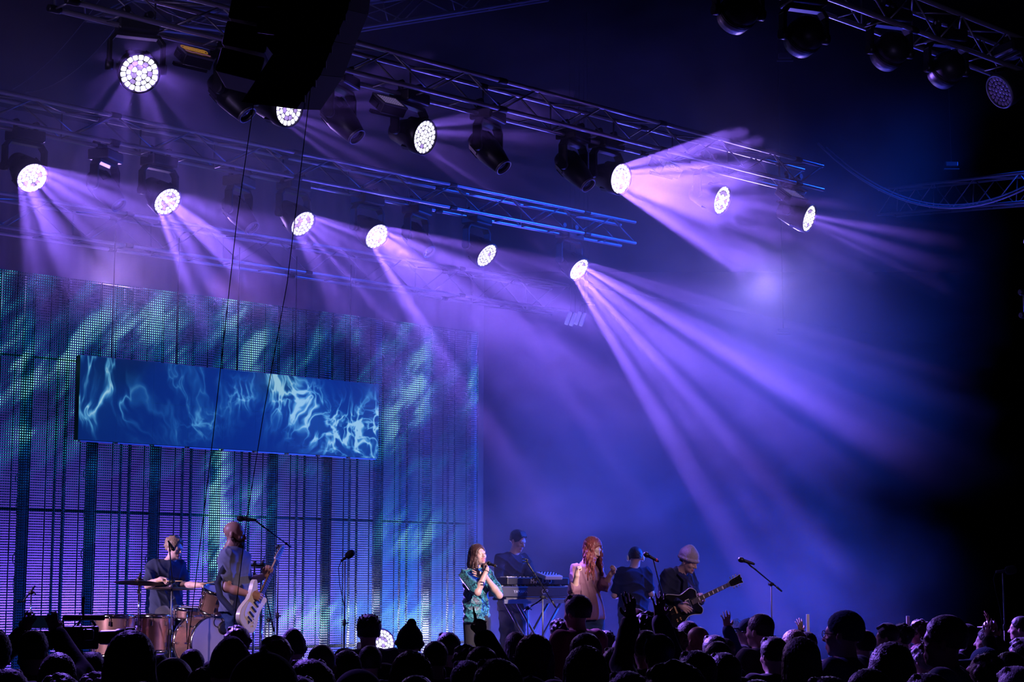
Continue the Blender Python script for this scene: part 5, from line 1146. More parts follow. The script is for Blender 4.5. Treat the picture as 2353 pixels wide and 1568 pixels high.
def mic_stand(label, base_px, Y, top_py, boom=None, mat_='black_metal', knee=None):
    """pole seen at base_px column up to top_py; boom = (px0,py0,px1,py1, dY0, dY1)"""
    top = px3(base_px, top_py, Y); b = Vector((top.x, top.y, STAGE)); t = thing('microphone_stand', label, 'microphone stand', b)
    h = top.z - STAGE; MB().lathe([(0, 0), (.12, 0), (.125, .012), (.10, .022), (.02, .03), (.02, .05)], 24).obj('base', M[mat_], t) if not boom else None
    if boom:
        for k in range(3):
            a = k * 2.094 + .4; MB().tube([(0, 0, .16), (.34 * math.cos(a), .34 * math.sin(a), .012)], .009, 8).ball((.34 * math.cos(a), .34 * math.sin(a), .014), .014, 8).obj('leg', M[mat_], t)
        MB().lathe([(.018, .12), (.022, .14), (.022, .19), (.016, .21)], 12).obj('leg_collar', M['black'], t)
    MB().tube([(0, 0, .02), (0, 0, h * .55)], .0115, 10).obj('pole', M[mat_], t); MB().tube([(0, 0, h * .5), (0, 0, h)], .008, 10).obj('pole', M['alu_dull' if mat_ == 'black_metal' else mat_], t)
    MB().lathe([(.012, -.03), (.018, -.02), (.018, .03), (.012, .04)], 12, (0, 0, h * .55)).box((.025, 0, h * .55), (.03, .012, .012)).obj('clutch', M['black'], t)
    if boom:
        x0, y0, x1, y1, d0, d1 = boom; a = px3(x0, y0, Y + d0) - b; c = px3(x1, y1, Y + d1) - b
        MB().tube([a, c], .0075, 8).obj('boom', M['black_metal'], t); dd = (c - a).normalized(); j = Vector((0, 0, h))
        MB().ball(j, .024, 10).lathe([(.016, -.03), (.016, .03)], 12, j, dd.cross(UP)).tube([j + dd.cross(UP).normalized() * .03, j + dd.cross(UP).normalized() * .06 - UP * .02], .007, 6).obj('pivot', M['black'], t)
        MB().tube([c - dd * .10, c], .011, 8).obj('counterweight', M['black'], t)
        MB().tube([a + dd * q * .02 * 12 + UP * (.008 * math.sin(q * 9)) + dd.cross(UP) * .012 * math.cos(q * 9) for q in [i / 20 for i in range(21)]], .003, 5).obj('cable', M['cable'], t)
    return t, top
# 1 straight stand left of centre
t, top = mic_stand('straight black microphone stand left of centre with a foam topped microphone', 793, 19.6, 1290)
microphone('foam topped microphone tilted up on the straight stand left of centre', px3(815, 1266, 19.5), px3(784, 1290, 19.6), foam=True)
wire('thin cable hanging from the foam topped microphone', [px3(784, 1290, 19.6), px3(778, 1305, 19.6), px3(780, 1340, 19.6), px3(786, 1370, 19.6), px3(791, 1395, 19.58)], .004)
# 2 boom behind the bearded guitarist
mic_stand('boom microphone stand rising behind the bearded guitarist', 640, 19.4, 1258, boom=(588, 1198, 669, 1258, -.25, .12))
microphone('long dark microphone lying level on the boom over the bearded guitarist\'s head', px3(551, 1192, 19.15), px3(590, 1196, 19.15), foam=False, scale=1.25)
mic_stand('short black boom stand in front of the video wall right of the guitarist', 618, 20.6, 1425, boom=(606, 1345, 630, 1452, -.05, .05))
# 3 boom in front of the singer
mic_stand('boom stand with an empty clip between the two women', 1247, 20.2, 1373, boom=(1212, 1294, 1277, 1396, -.25, .2))
c = px3(1207, 1288, 19.95); t = thing('microphone_clip', 'empty forked clip at the end of the boom between the two women', 'clip', c); d = Vector((-1, -.3, .15)).normalized()
MB().tube([Vector((.02, 0, -.03)), Vector((.02, 0, 0))], .008, 8).tube([Vector((.02, 0, .012)), Vector((-.035, 0, .014))], .007, 6).tube([Vector((.02, 0, -.014)), Vector((-.03, 0, -.018))], .007, 6).ball((.02, 0, 0), .014, 8).obj('fork', M['black'], t)
# 4 boom with red ringed microphone
mic_stand('boom stand with the red ringed microphone beside the beanie guitarist', 1526, 20.0, 1392, boom=(1500, 1283, 1532, 1406, -.2, .05))
microphone('black wireless microphone with a red ring on the boom by the beanie guitarist', px3(1474, 1269, 19.78), px3(1514, 1291, 19.82), band=_mband, scale=1.15)
# 5 boom right
mic_stand('boom stand standing alone right of the beanie guitarist', 1772, 19.6, 1343, boom=(1712, 1290, 1796, 1359, -.25, .15))
microphone('pale tailed microphone at the tip of the lone boom on the right', px3(1694, 1284, 19.3), px3(1734, 1297, 19.35), scale=1.15)
# 6 far right
t, top = mic_stand('straight stand in the dark near the right edge', 2304, 20.5, 1318)
microphone('dark foam topped microphone lying level near the right edge', px3(2341, 1308, 20.45), px3(2288, 1315, 20.5), foam=True, scale=1.2)
wire('thin cable hanging beside the stand near the right edge', [px3(2288, 1315, 20.5), px3(2283, 1330, 20.5), px3(2288, 1360, 20.5), px3(2298, 1400, 20.45), px3(2304, 1440, 20.45)], .004)
# 7 drummer's vocal microphone
mic_stand('dark boom stand before the drummer\'s face', 395, 20.35, 1337, boom=(388, 1246, 398, 1352, -.1, .05))
microphone('small dark microphone at the drummer\'s mouth', px3(398, 1262, 20.2), px3(386, 1243, 20.2), scale=.8)
# 8 little stands by the drums
mic_stand('low chrome stand with a side microphone at the left edge', 72, 20.5, 1362, boom=(53, 1383, 80, 1348, -.1, .1), mat_='chrome')
microphone('stubby dark microphone at the left edge beside the chrome stand', px3(38, 1383, 20.4), px3(60, 1383, 20.4), scale=.6)
mic_stand('small pale stand under the keyboards', 1213, 21.6, 1398, boom=(1250, 1375, 1205, 1404, -.2, .05), mat_='alu')
# singer's hand microphone
w_ = Vector(bodies['s1']['wrr'])
microphone('black microphone with a gold ring held to the singer\'s mouth', px3(1109, 1290, 20.58), px3(1141, 1302, 20.38), band=_mband2, scale=1.0)

# drum kit
M['copper'] = mat('brushed rose copper shell', (0.78, 0.45, 0.40), 0.2, 0.85, 0.12, 8); M['skin_head'] = mat('white drum skin', (0.62, 0.58, 0.62), 0.55, 0, 0.05, 12); M['bronze'] = mat('bronze cymbal', (0.26, 0.17, 0.09), 0.3, 1.0, 0.25, 40)
def drum(label, c, axis, R_, L_, lugs, front=None, name='drum'):
    c = Vector(c); ax = Vector(axis).normalized(); t = thing(name, label, 'drum', c); t.rotation_euler = ax.to_track_quat('Z', 'Y').to_euler()
    MB().lathe([(R_, -L_ / 2), (R_, L_ / 2)], 48, cap=False).obj('shell', M['copper'], t)
    for s in (-1, 1):
        hp_ = MB().lathe([(R_ * 1.005, s * (L_ / 2 - .03)), (R_ * 1.035, s * (L_ / 2 - .028)), (R_ * 1.035, s * (L_ / 2 + .012)), (R_ * 1.0, s * (L_ / 2 + .014)), (R_ * .98, s * (L_ / 2 + .006))], 48, cap=False).obj('hoop', M['chrome'], t)
        MB().lathe([(0, s * L_ / 2 + .001 * s), (R_ * .99, s * L_ / 2 + .001 * s)], 48, cap=False).obj('drumhead', M['skin_head'], t)
        for k in range(lugs):
            a = 2 * PI * k / lugs; q = Vector((math.cos(a), math.sin(a), 0))
            MB().bbox(q * (R_ + .012) + Vector((0, 0, s * (L_ / 2 - .085))), (.022, .022, .05), .004, Matrix.Rotation(a, 3, 'Z')).tube([q * (R_ + .016) + Vector((0, 0, s * (L_ / 2 - .06))), q * (R_ + .016) + Vector((0, 0, s * (L_ / 2 + .006)))], .004, 6).obj('lug', M['chrome'], t)
    return t
kf = Vector((.66, -.75, 0))
kc = px3(492, 1478, 20.2); kick = drum('copper bass drum with a white head lettered Q facing the crowd', kc - kf * .19, kf, .285, .38, 10, name='bass_drum')
cu = bpy.data.curves.new('letter', 'FONT'); cu.body = 'Q'; cu.size = .17; cu.extrude = .001; cu.offset = -0.003
tmp = bpy.data.objects.new('letter', cu); COL.objects.link(tmp); me = bpy.data.meshes.new_from_object(tmp); bpy.data.objects.remove(tmp)
me.materials.clear(); me.materials.append(M['black']); L_o = link('letter', me, kick)
mt = basis(kc + kf * .006 + Vector((-.75 * 0, 0, 0)), UP, -kf).to_3x3()
xw = mt @ Vector((1, 0, 0)); px_l = px3(486, 1443, 20.2); rel = kc + kf * .0035 + xw * ((px_l - kc).dot(xw) / 1.0) + UP * (px_l.z - kc.z)
mw = Matrix((xw, UP, kf)).transposed().to_4x4(); mw.translation = rel; bpy.context.view_layer.update(); L_o.matrix_parent_inverse = Matrix.Identity(4); L_o.matrix_local = kick.matrix_world.inverted() @ mw
for s in (-1, 1): MB().tube([(s * .285, .0, .1), (s * .36, .32, .2)], .008, 8).obj('spur', M['chrome'], kick)
MB().lathe([(.05, 0), (.075, .004), (.05, .012)], 20, (.12, .16, .19)).obj('port_ring', M['black'], kick)
drum('large copper floor tom at the left end of the kit', px3(262, 1462, 20.1), (0, 0, 1), .225, .44, 8, name='floor_tom')
drum('smaller copper floor tom standing right of the large one', px3(356, 1457, 20.45), (0, 0, 1), .195, .40, 8, name='floor_tom')
drum('copper rack tom tilted beside the bearded guitarist\'s back', px3(494, 1382, 20.3), (.25, -.25, .9), .155, .26, 6, name='rack_tom')
drum('shallow snare drum half hidden above the bass drum', px3(437, 1412, 20.9), (.05, -.05, 1), .178, .14, 8, name='snare_drum')
def cymbal(label, c, R_, tilt, base=True, sp=None):
    c = Vector(c); t = thing('cymbal', label, 'cymbal', c); ax = Vector(tilt).normalized()
    MB().lathe([(R_, 0), (R_ * .7, R_ * .05), (R_ * .22, R_ * .10), (R_ * .16, R_ * .17), (.01, R_ * .20), (.008, R_ * .19), (R_ * .15, R_ * .16), (R_ * .21, R_ * .09), (R_ * .7, R_ * .04), (R_ * .998, -.002)], 48, (0, 0, 0), ax, cap=False).obj('plate', M['bronze'], t)
    MB().lathe([(.02, R_ * .2), (.022, R_ * .26), (.008, R_ * .30), (.006, R_ * .42)], 12, (0, 0, 0), ax).tube([ax * R_ * .36 + Vector((-.022, 0, 0)), ax * R_ * .36 + Vector((.022, 0, 0))], .007, 6).obj('wing_nut', M['black'], t)
    st = thing('cymbal_stand', 'chrome stand carrying the ' + (sp or 'cymbal'), 'stand', (c.x, c.y, STAGE)); h = c.z - STAGE - .01
    MB().tube([(0, 0, .1), (0, 0, h * .6)], .014, 10).obj('pole', M['chrome'], st); MB().tube([(0, 0, h * .55), (0, 0, h)], .010, 10).obj('pole', M['chrome'], st)
    for z in (.6, .93): MB().bbox((0, 0, h * z), (.035, .035, .04), .005).tube([(0, 0, h * z), (.04, -.02, h * z)], .007, 6).obj('clamp', M['chrome'], st)
    for k in range(3): a = k * 2.094; MB().tube([(0, 0, .3), (.27 * math.cos(a), .27 * math.sin(a), .012)], .009, 8).obj('leg', M['chrome'], st)
cymbal('large dark cymbal at the left end of the kit', px3(320, 1341, 20.2), .275, (.03, .10, 1), sp='large left cymbal')
cymbal('wide cymbal seen edge on before the drummer\'s chest', px3(396, 1355, 20.5), .29, (.01, .035, 1), sp='cymbal before the drummer')
cymbal('cymbal seen edge on between the guitarist and the boom stand', px3(603, 1303, 21.5), .19, (.06, .06, 1), sp='cymbal right of the guitarist')
cymbal('small dome cymbal just above the edge on cymbal right of the guitarist', px3(585, 1299, 21.35), .11, (.0, .05, 1), sp='small dome cymbal')
# drumsticks
for a, b, lab in (((360, 1336, 20.85), (420, 1336, 20.75), 'pale drumstick in the drummer\'s right hand'), ((462, 1343, 20.95), (492, 1338, 20.7), 'pale drumstick in the drummer\'s left hand over the rack tom')):
    a_, b_ = px3(*a), px3(*b); tag(MB().tube([Vector((0, 0, 0)), (b_ - a_) * .9, b_ - a_], [.0075, .005, .006], 8).obj('drumstick', M['maple'], None, a_), lab, 'drumstick')
t = thing('drum_stool', 'round black stool under the drummer', 'stool', (bodies['dr']['pelvis'][0], bodies['dr']['pelvis'][1] + .02, STAGE)); hh = bodies['dr']['pelvis'][2] - .12 - STAGE
MB().lathe([(0, hh - .09), (.16, hh - .09), (.175, hh - .07), (.175, hh - .02), (.15, hh), (0, hh)], 24).obj('seat', M['black'], t); MB().tube([(0, 0, .05), (0, 0, hh - .08)], .02, 10).obj('pole', M['chrome'], t)
for k in range(3): MB().tube([(0, 0, .22), (.25 * math.cos(k * 2.094), .25 * math.sin(k * 2.094), .012)], .010, 8).obj('leg', M['chrome'], t)

# keyboards on their stand
kbY = 22.0; kz = Vector((.80, .60, 0)); kd = Vector((.60, -.80, 0))      # along the keys, towards the crowd
krot = math.atan2(kz.y, kz.x)
M['kb'] = mat('dark keyboard case', (0.03, 0.03, 0.036), 0.4, 0, 0.1, 30); M['kb2'] = mat('grey keyboard case', (0.06, 0.06, 0.075), 0.45, 0, 0.1, 30); M['print'] = mat('pale printed lettering', (0.6, 0.6, 0.65), 0.5)
def keyboard(label, c, W, D, Hh, m, txt, tx, ts):
    t = thing('keyboard', label, 'keyboard', c, krot); b = MB().bbox((0, 0, 0), (W, D, Hh), .01).obj('case', m, t)
    nk = 36; wk = (W * .82) / nk
    _k = MB().box((0, 0, 0), (wk * .92, D * .5, .014)).mesh('key', M['white']); _b = MB().box((0, 0, 0), (wk * .55, D * .3, .014)).mesh('black_key', M['black'])
    for i in range(nk):
        link('key', _k, t, None, (-W * .41 + (i + .5) * wk, D * .22, Hh / 2 + .006))
        if i % 7 in (0, 1, 3, 4, 5): link('black_key', _b, t, None, (-W * .41 + (i + 1) * wk, D * .10, Hh / 2 + .016))
    for i in range(8): MB().lathe([(.010, 0), (.009, .014)], 10, (-W * .3 + i * .06, -D * .35, Hh / 2)).obj('knob', M['black'], t)
    for body, x, s in zip(txt, tx, ts):
        cu = bpy.data.curves.new('letter', 'FONT'); cu.body = body; cu.size = s; cu.extrude = .0008; cu.align_x = 'CENTER'
        o = bpy.data.objects.new('lettering', cu); COL.objects.link(o); me = bpy.data.meshes.new_from_object(o); bpy.data.objects.remove(o); me.materials.clear(); me.materials.append(M['print'])
        link('lettering', me, b, None, (x, -D / 2 - .0012, -s * .35), (PI / 2, 0, 0))
    return t
c1 = px3(1222, 1336, kbY); c2 = px3(1225, 1360, kbY - .02)
keyboard('upper keyboard with pale lettering on its back edge', c1, .92, .26, .085, M['kb'], ('M-AUDIO',), (.04,), (.075,))
keyboard('lower and wider stage piano on the same stand', c2, 1.30, .30, .12, M['kb2'], ('YAMAHA', 'CP'), (-.30, .06), (.05, .08))
t = thing('keyboard_stand', 'crossed leg stand under the two keyboards', 'stand', (c2.x, c2.y, STAGE), krot); hz_ = c2.z - .065 - STAGE
for y in (-.12, .12):
    for s in (-1, 1): MB().tube([(-.36 * s, y, .02), (.36 * s, y, hz_ - .02)], .017, 8).obj('leg', M['alu_dull'], t)
    MB().tube([(-.5, y, hz_ - .018), (.5, y, hz_ - .018)], .017, 8).obj('rail', M['alu_dull'], t)
for s in (-1, 1): MB().tube([(-.36 * s, -.16, .02), (-.36 * s, .16, .02)], .017, 8).obj('foot', M['alu_dull'], t)
for x in (-.33, .33):
    MB().tube([(x, .10, hz_ - .02), (x, .10, hz_ + .15)], .012, 8).tube([(x, .10, hz_ + .135), (x, -.12, hz_ + .135)], .010, 8).obj('upper_arm', M['alu_dull'], t)
MB().box((0, -.155, hz_ - .05), (1.1, .02, .05)).obj('cross_bar', M['alu'], t)
q = px3(1262, 1324, kbY - .1); t = thing('mixer', 'small pale mixer with a slanted top at the right end of the upper keyboard', 'mixer', q, krot)
MB().bbox((0, 0, 0), (.26, .2, .05), .01, Matrix.Rotation(.25, 3, 'X')).obj('case', M['white'], t)
for i in range(5):
    for j in range(3): MB().lathe([(.008, 0), (.007, .014)], 8, (-.09 + .045 * i, -.05 + .05 * j, .026 - .012 + .0125 * j)).obj('knob', M['black'], t)
# white upright strips behind the right hand crowd
for x, y0, lab in ((1856, 1412, 'white upright strip behind the crowd left of the dark beanie'), (2086, 1416, 'white upright strip behind the profile heads on the right')):
    a = px3(x, y0, 19.5); t = thing('upright_strip', lab, 'post', (a.x, a.y, STAGE)); MB().bbox((0, 0, (a.z - STAGE) / 2), (.032, .025, a.z - STAGE), .003).obj('strip', M['white'], t); MB().box((0, 0, .01), (.2, .2, .02)).obj('base', M['black'], t)
wire('coiled pale cable hanging from the boom stand by the beanie guitarist', [px3(1530, 1400, 20.03) + Vector((.02 * math.sin(i * .8), 0, 0)) - UP * .03 * i for i in range(18)], .004, m=M['white'])
# floor monitors along the stage front, hidden behind the crowd from here
for px_, lab in ((1110, 'black wedge monitor on the stage floor before the singer'), (1400, 'black wedge monitor on the stage floor before the auburn haired woman')):
    a = px3(px_, 1350, 19.2); t = thing('floor_monitor', lab, 'speaker', (a.x, a.y, STAGE), STAGE_ROT)
    w = MB(); w.prism([(-.28, 0), (.28, 0), (.28, .10), (-.10, .36), (-.28, .30)], .58, Matrix.Rotation(-PI / 2, 4, 'Z')); w.obj('cabinet', M['matte'], t)

# ------------------------------------------------------------------ the crowd
M['jacket_black'] = mat('black jacket cloth', (0.012, 0.012, 0.015), 0.85, 0, 0.3, 30, 0.2, sheen=0.15); M['jacket_red'] = mat('dark red jacket', (0.16, 0.01, 0.03), 0.8, 0, 0.2, 30, 0.2)
M['jacket_teal'] = mat('teal jacket', (0.01, 0.07, 0.09), 0.8, 0, 0.2, 30, 0.2, sheen=0.3); M['jacket_blue'] = mat('blue jacket', (0.015, 0.04, 0.14), 0.8, 0, 0.2, 30, 0.2); M['jacket_grey'] = mat('grey jacket', (0.08, 0.08, 0.09), 0.85, 0, 0.2, 30, 0.2)
M['hat_dark'] = mat('dark knit hat', (0.015, 0.018, 0.03), 0.9, 0, 0.3, 90, 0.4, sheen=0.2); M['hat_blue'] = mat('dark teal beanie', (0.01, 0.05, 0.09), 0.9, 0, 0.3, 90, 0.4); M['cap_white'] = mat('white and blue cap', (0.4, 0.4, 0.55), 0.8, 0, 0.1, 10)
M['hair_dark2'] = mat('dark umber hair', (0.03, 0.018, 0.014), 0.45, 0, 0.5, 90, 0.5, sheen=0.35)
SKC = lambda s: [M[s], M['eye'], M['lip']]
F0 = V(0, 1, 0)
def cj(pose):
    J = joints((0, 0, 0), F0, 1.75); J['f'] = F0
    u = V(0, 0, 1); r = J['r']
    if pose == 'point': J['elr'] = J['shr'] + V(.0, .12, .14); J['wrr'] = J['elr'] + V(-.15, .03, .25)
    if pose == 'wave': J['elr'] = J['shr'] + V(.02, .12, .15); J['wrr'] = J['elr'] + V(-.10, .04, .27)
    if pose == 'wavel': J['ell'] = J['shl'] + V(-.08, .12, .14); J['wrl'] = J['ell'] + V(-.02, .05, .26)
    if pose == 'both':
        J['elr'] = J['shr'] + V(.0, .16, .15); J['wrr'] = J['elr'] + V(-.09, .04, .27); J['ell'] = J['shl'] + V(-.0, .16, .15); J['wrl'] = J['ell'] + V(.09, .04, .27)
    if pose == 'phone':
        J['elr'] = J['shr'] + V(.10, .20, .06); J['wrr'] = V(.085, .42, 1.735); J['ell'] = J['shl'] + V(-.12, .18, .06); J['wrl'] = V(-.105, .42, 1.735)
    if pose == 'clap':
        J['elr'] = J['shr'] + V(.04, .22, .10); J['wrr'] = J['elr'] + V(-.12, .06, .24); J['ell'] = J['shl'] + V(-.04, .22, .10); J['wrl'] = J['ell'] + V(.12, .06, .24)
    if pose == 'camera':
        J['elr'] = J['shr'] + V(.08, .10, -.16); J['wrr'] = V(.20, .36, 1.50)
    return J
HND = {'point': {'r': dict(d=V(-.05, .1, 1), n=V(-.3, 1, 0), curl=(.05, 1.1, 1.15, 1.15), thumb=.8, side=1)}, 'wave': {'r': dict(d=V(.0, .1, 1), n=V(0, 1, 0), curl=(.1, .15, .2, .3), thumb=.1, side=-1, spread=.12)},
       'wavel': {'l': dict(d=V(-.1, .1, 1), n=V(0, 1, 0), curl=(.1, .12, .15, .2), thumb=.1, side=1, spread=.14)},
       'both': {'r': dict(d=V(.05, .1, 1), n=V(0, 1, 0), curl=(.1, .12, .15, .2), thumb=.1, side=-1, spread=.12), 'l': dict(d=V(-.05, .1, 1), n=V(0, 1, 0), curl=(.1, .12, .15, .2), thumb=.1, side=1, spread=.12)},
       'phone': {'r': dict(d=V(-.25, .1, .9), n=V(-.2, 1, -.1), curl=(.35, .4, .45, .5), thumb=.6, side=-1), 'l': dict(d=V(.25, .1, .9), n=V(.2, 1, -.1), curl=(.35, .4, .45, .5), thumb=.6, side=1)},
       'clap': {'r': dict(d=V(-.2, .2, 1), n=V(-1, 0, 0), curl=(.1, .1, .1, .1), thumb=.2, side=1), 'l': dict(d=V(.2, .2, 1), n=V(1, 0, 0), curl=(.1, .1, .1, .1), thumb=.2, side=-1)},
       'camera': {'r': dict(d=V(0, 1, .1), n=V(-1, 0, 0), curl=(.5, .5, .5, .5), thumb=.5, side=-1)}, 'stand': {}}
_cache = {}
def cmesh(key, fn):
    if key not in _cache: _cache[key] = fn()
    return _cache[key]
def crowd_meshes(pose, skin_, coat, hair, hmat):
    J = cmesh(('J', pose), lambda: cj(pose)); h_ = .011 if pose != 'stand' else .013
    base = cmesh(('b', pose), lambda: body_shape(J, 1.0, hands=HND[pose]).mesh('body', SKC('skin'), h_))
    def dup_mat(me, key, mats):
        def f():
            m2 = me.copy()
            for i, m in enumerate(mats): m2.materials[i] = m
            return m2
        return cmesh(key, f)
    body = dup_mat(base, ('b', pose, skin_), SKC(skin_))
    cb = cmesh(('c', pose), lambda: top_shape(J, 1.12, 1.9, .022, .012, -.12).mesh('jacket', M['jacket_black'], .016, disp=strand_disp(.004, 24, 18)))
    coat_ = dup_mat(cb, ('c', pose, coat), [M[coat]])
    tr = cmesh('tr', lambda: trouser_shape(J, 1.0, .014).mesh('trousers', M['black_cloth'], .02)); shs = [cmesh('sh' + q, lambda: shoe_shape(J, q).mesh('shoe', M['shoe'], .016)) for q in 'rl']
    hr = None
    if hair != 'bald':
        J0 = cmesh(('J', 'stand'), lambda: cj('stand'))
        hb = cmesh(('h', hair), lambda: hsh(J0, hair).mesh('hair', M['hair_black'], .009, disp=hair_disp(hair, J0['head'])))
        hr = dup_mat(hb, ('h', hair, hmat), [M[hmat]])
    return body, coat_, tr, shs, hr
HATS = {'beanie': 'hat', 'pompom': 'hat', 'cap': 'cap', 'hood': 'hood'}
def glasses_mesh():
    J = cj('stand'); c = J['head']; mb = MB()
    for s in (-1, 1):
        mb.tube([c + V(s * .032 + .024 * math.cos(t), .098, .002 + .018 * math.sin(t)) for t in np.linspace(0, 2 * PI, 15)[:-1]], .0025, 6, closed=True); mb.tube([c + V(s * .056, .097, .006), c + V(s * .080, .07, .006), c + V(s * .082, -.005, -.002)], .0022, 6)
    mb.tube([c + V(-.008, .10, .004), c + V(.008, .10, .004)], .0025, 6); return mb.mesh('glasses', M['black'])
placed = []
def person(px, top, w, hair, left, label, pose='stand', skin_='skin', coat='jacket_black', hmat='hair_black', glasses=False, pitch=0):
    """head px wide, its top seen at (px, top); turned `left` degrees from facing away from the camera"""
    s = 1.0
    hw = {'curly': .205, 'fluffy': .20, 'long': .195, 'wavy': .205, 'longred': .2, 'bald': .160, 'rim': .165, 'hood': .225, 'beanie': .19, 'pompom': .19, 'cap': .178}.get(hair, .180)
    best = None
    for fac in (1.0, .96, 1.04, .92, 1.08, .88, 1.12, .84, 1.16):
        s = 1.0
        for _ in range(4): Y = FPX * hw * s / (w * fac); z = P(px, top, Y).z; s = z / (1.765 + (.03 if hair in ('pompom', 'beanie', 'bun') else .01 if hair == 'curly' else 0))
        q = P(px, top, Y); gap = min([(Vector((q.x, Y)) - c).length for c in placed] or [9]) + (0.0 if fac == 1.0 else -.02)
        if best is None or gap > best[0]: best = (gap, fac, s, Y, q)
        if gap > .44: break
    _, _, s, Y, q = best; placed.append(Vector((q.x, Y))); a = math.radians(left)
    t = thing('person', label, 'person', (q.x + .015 * math.sin(a) * s, Y - .015 * math.cos(a), 0), a); t.scale = (s, s, s)
    body, coat_, tr, shs, hr = crowd_meshes(pose, skin_, coat, hair, hmat)
    b = link('body', body, t); link('jacket', coat_, t); link('trousers', tr, t)
    for m in shs: link('shoe', m, t)
    if hr is not None: link('hat' if hmat.startswith('hat') and hair == 'crop' else HATS.get(hair, 'hair'), hr, t)
    if hair in ('beanie', 'pompom', 'cap'):
        link('hair', cmesh(('h', 'nape'), lambda: hsh(cj('stand'), 'rim').mesh('hair', M['hair_black'], .01)), t)
    if glasses: link('glasses', cmesh('glasses', glasses_mesh), t)
    return t, s
BACK_G = 'backs of dark heads low in the crowd'
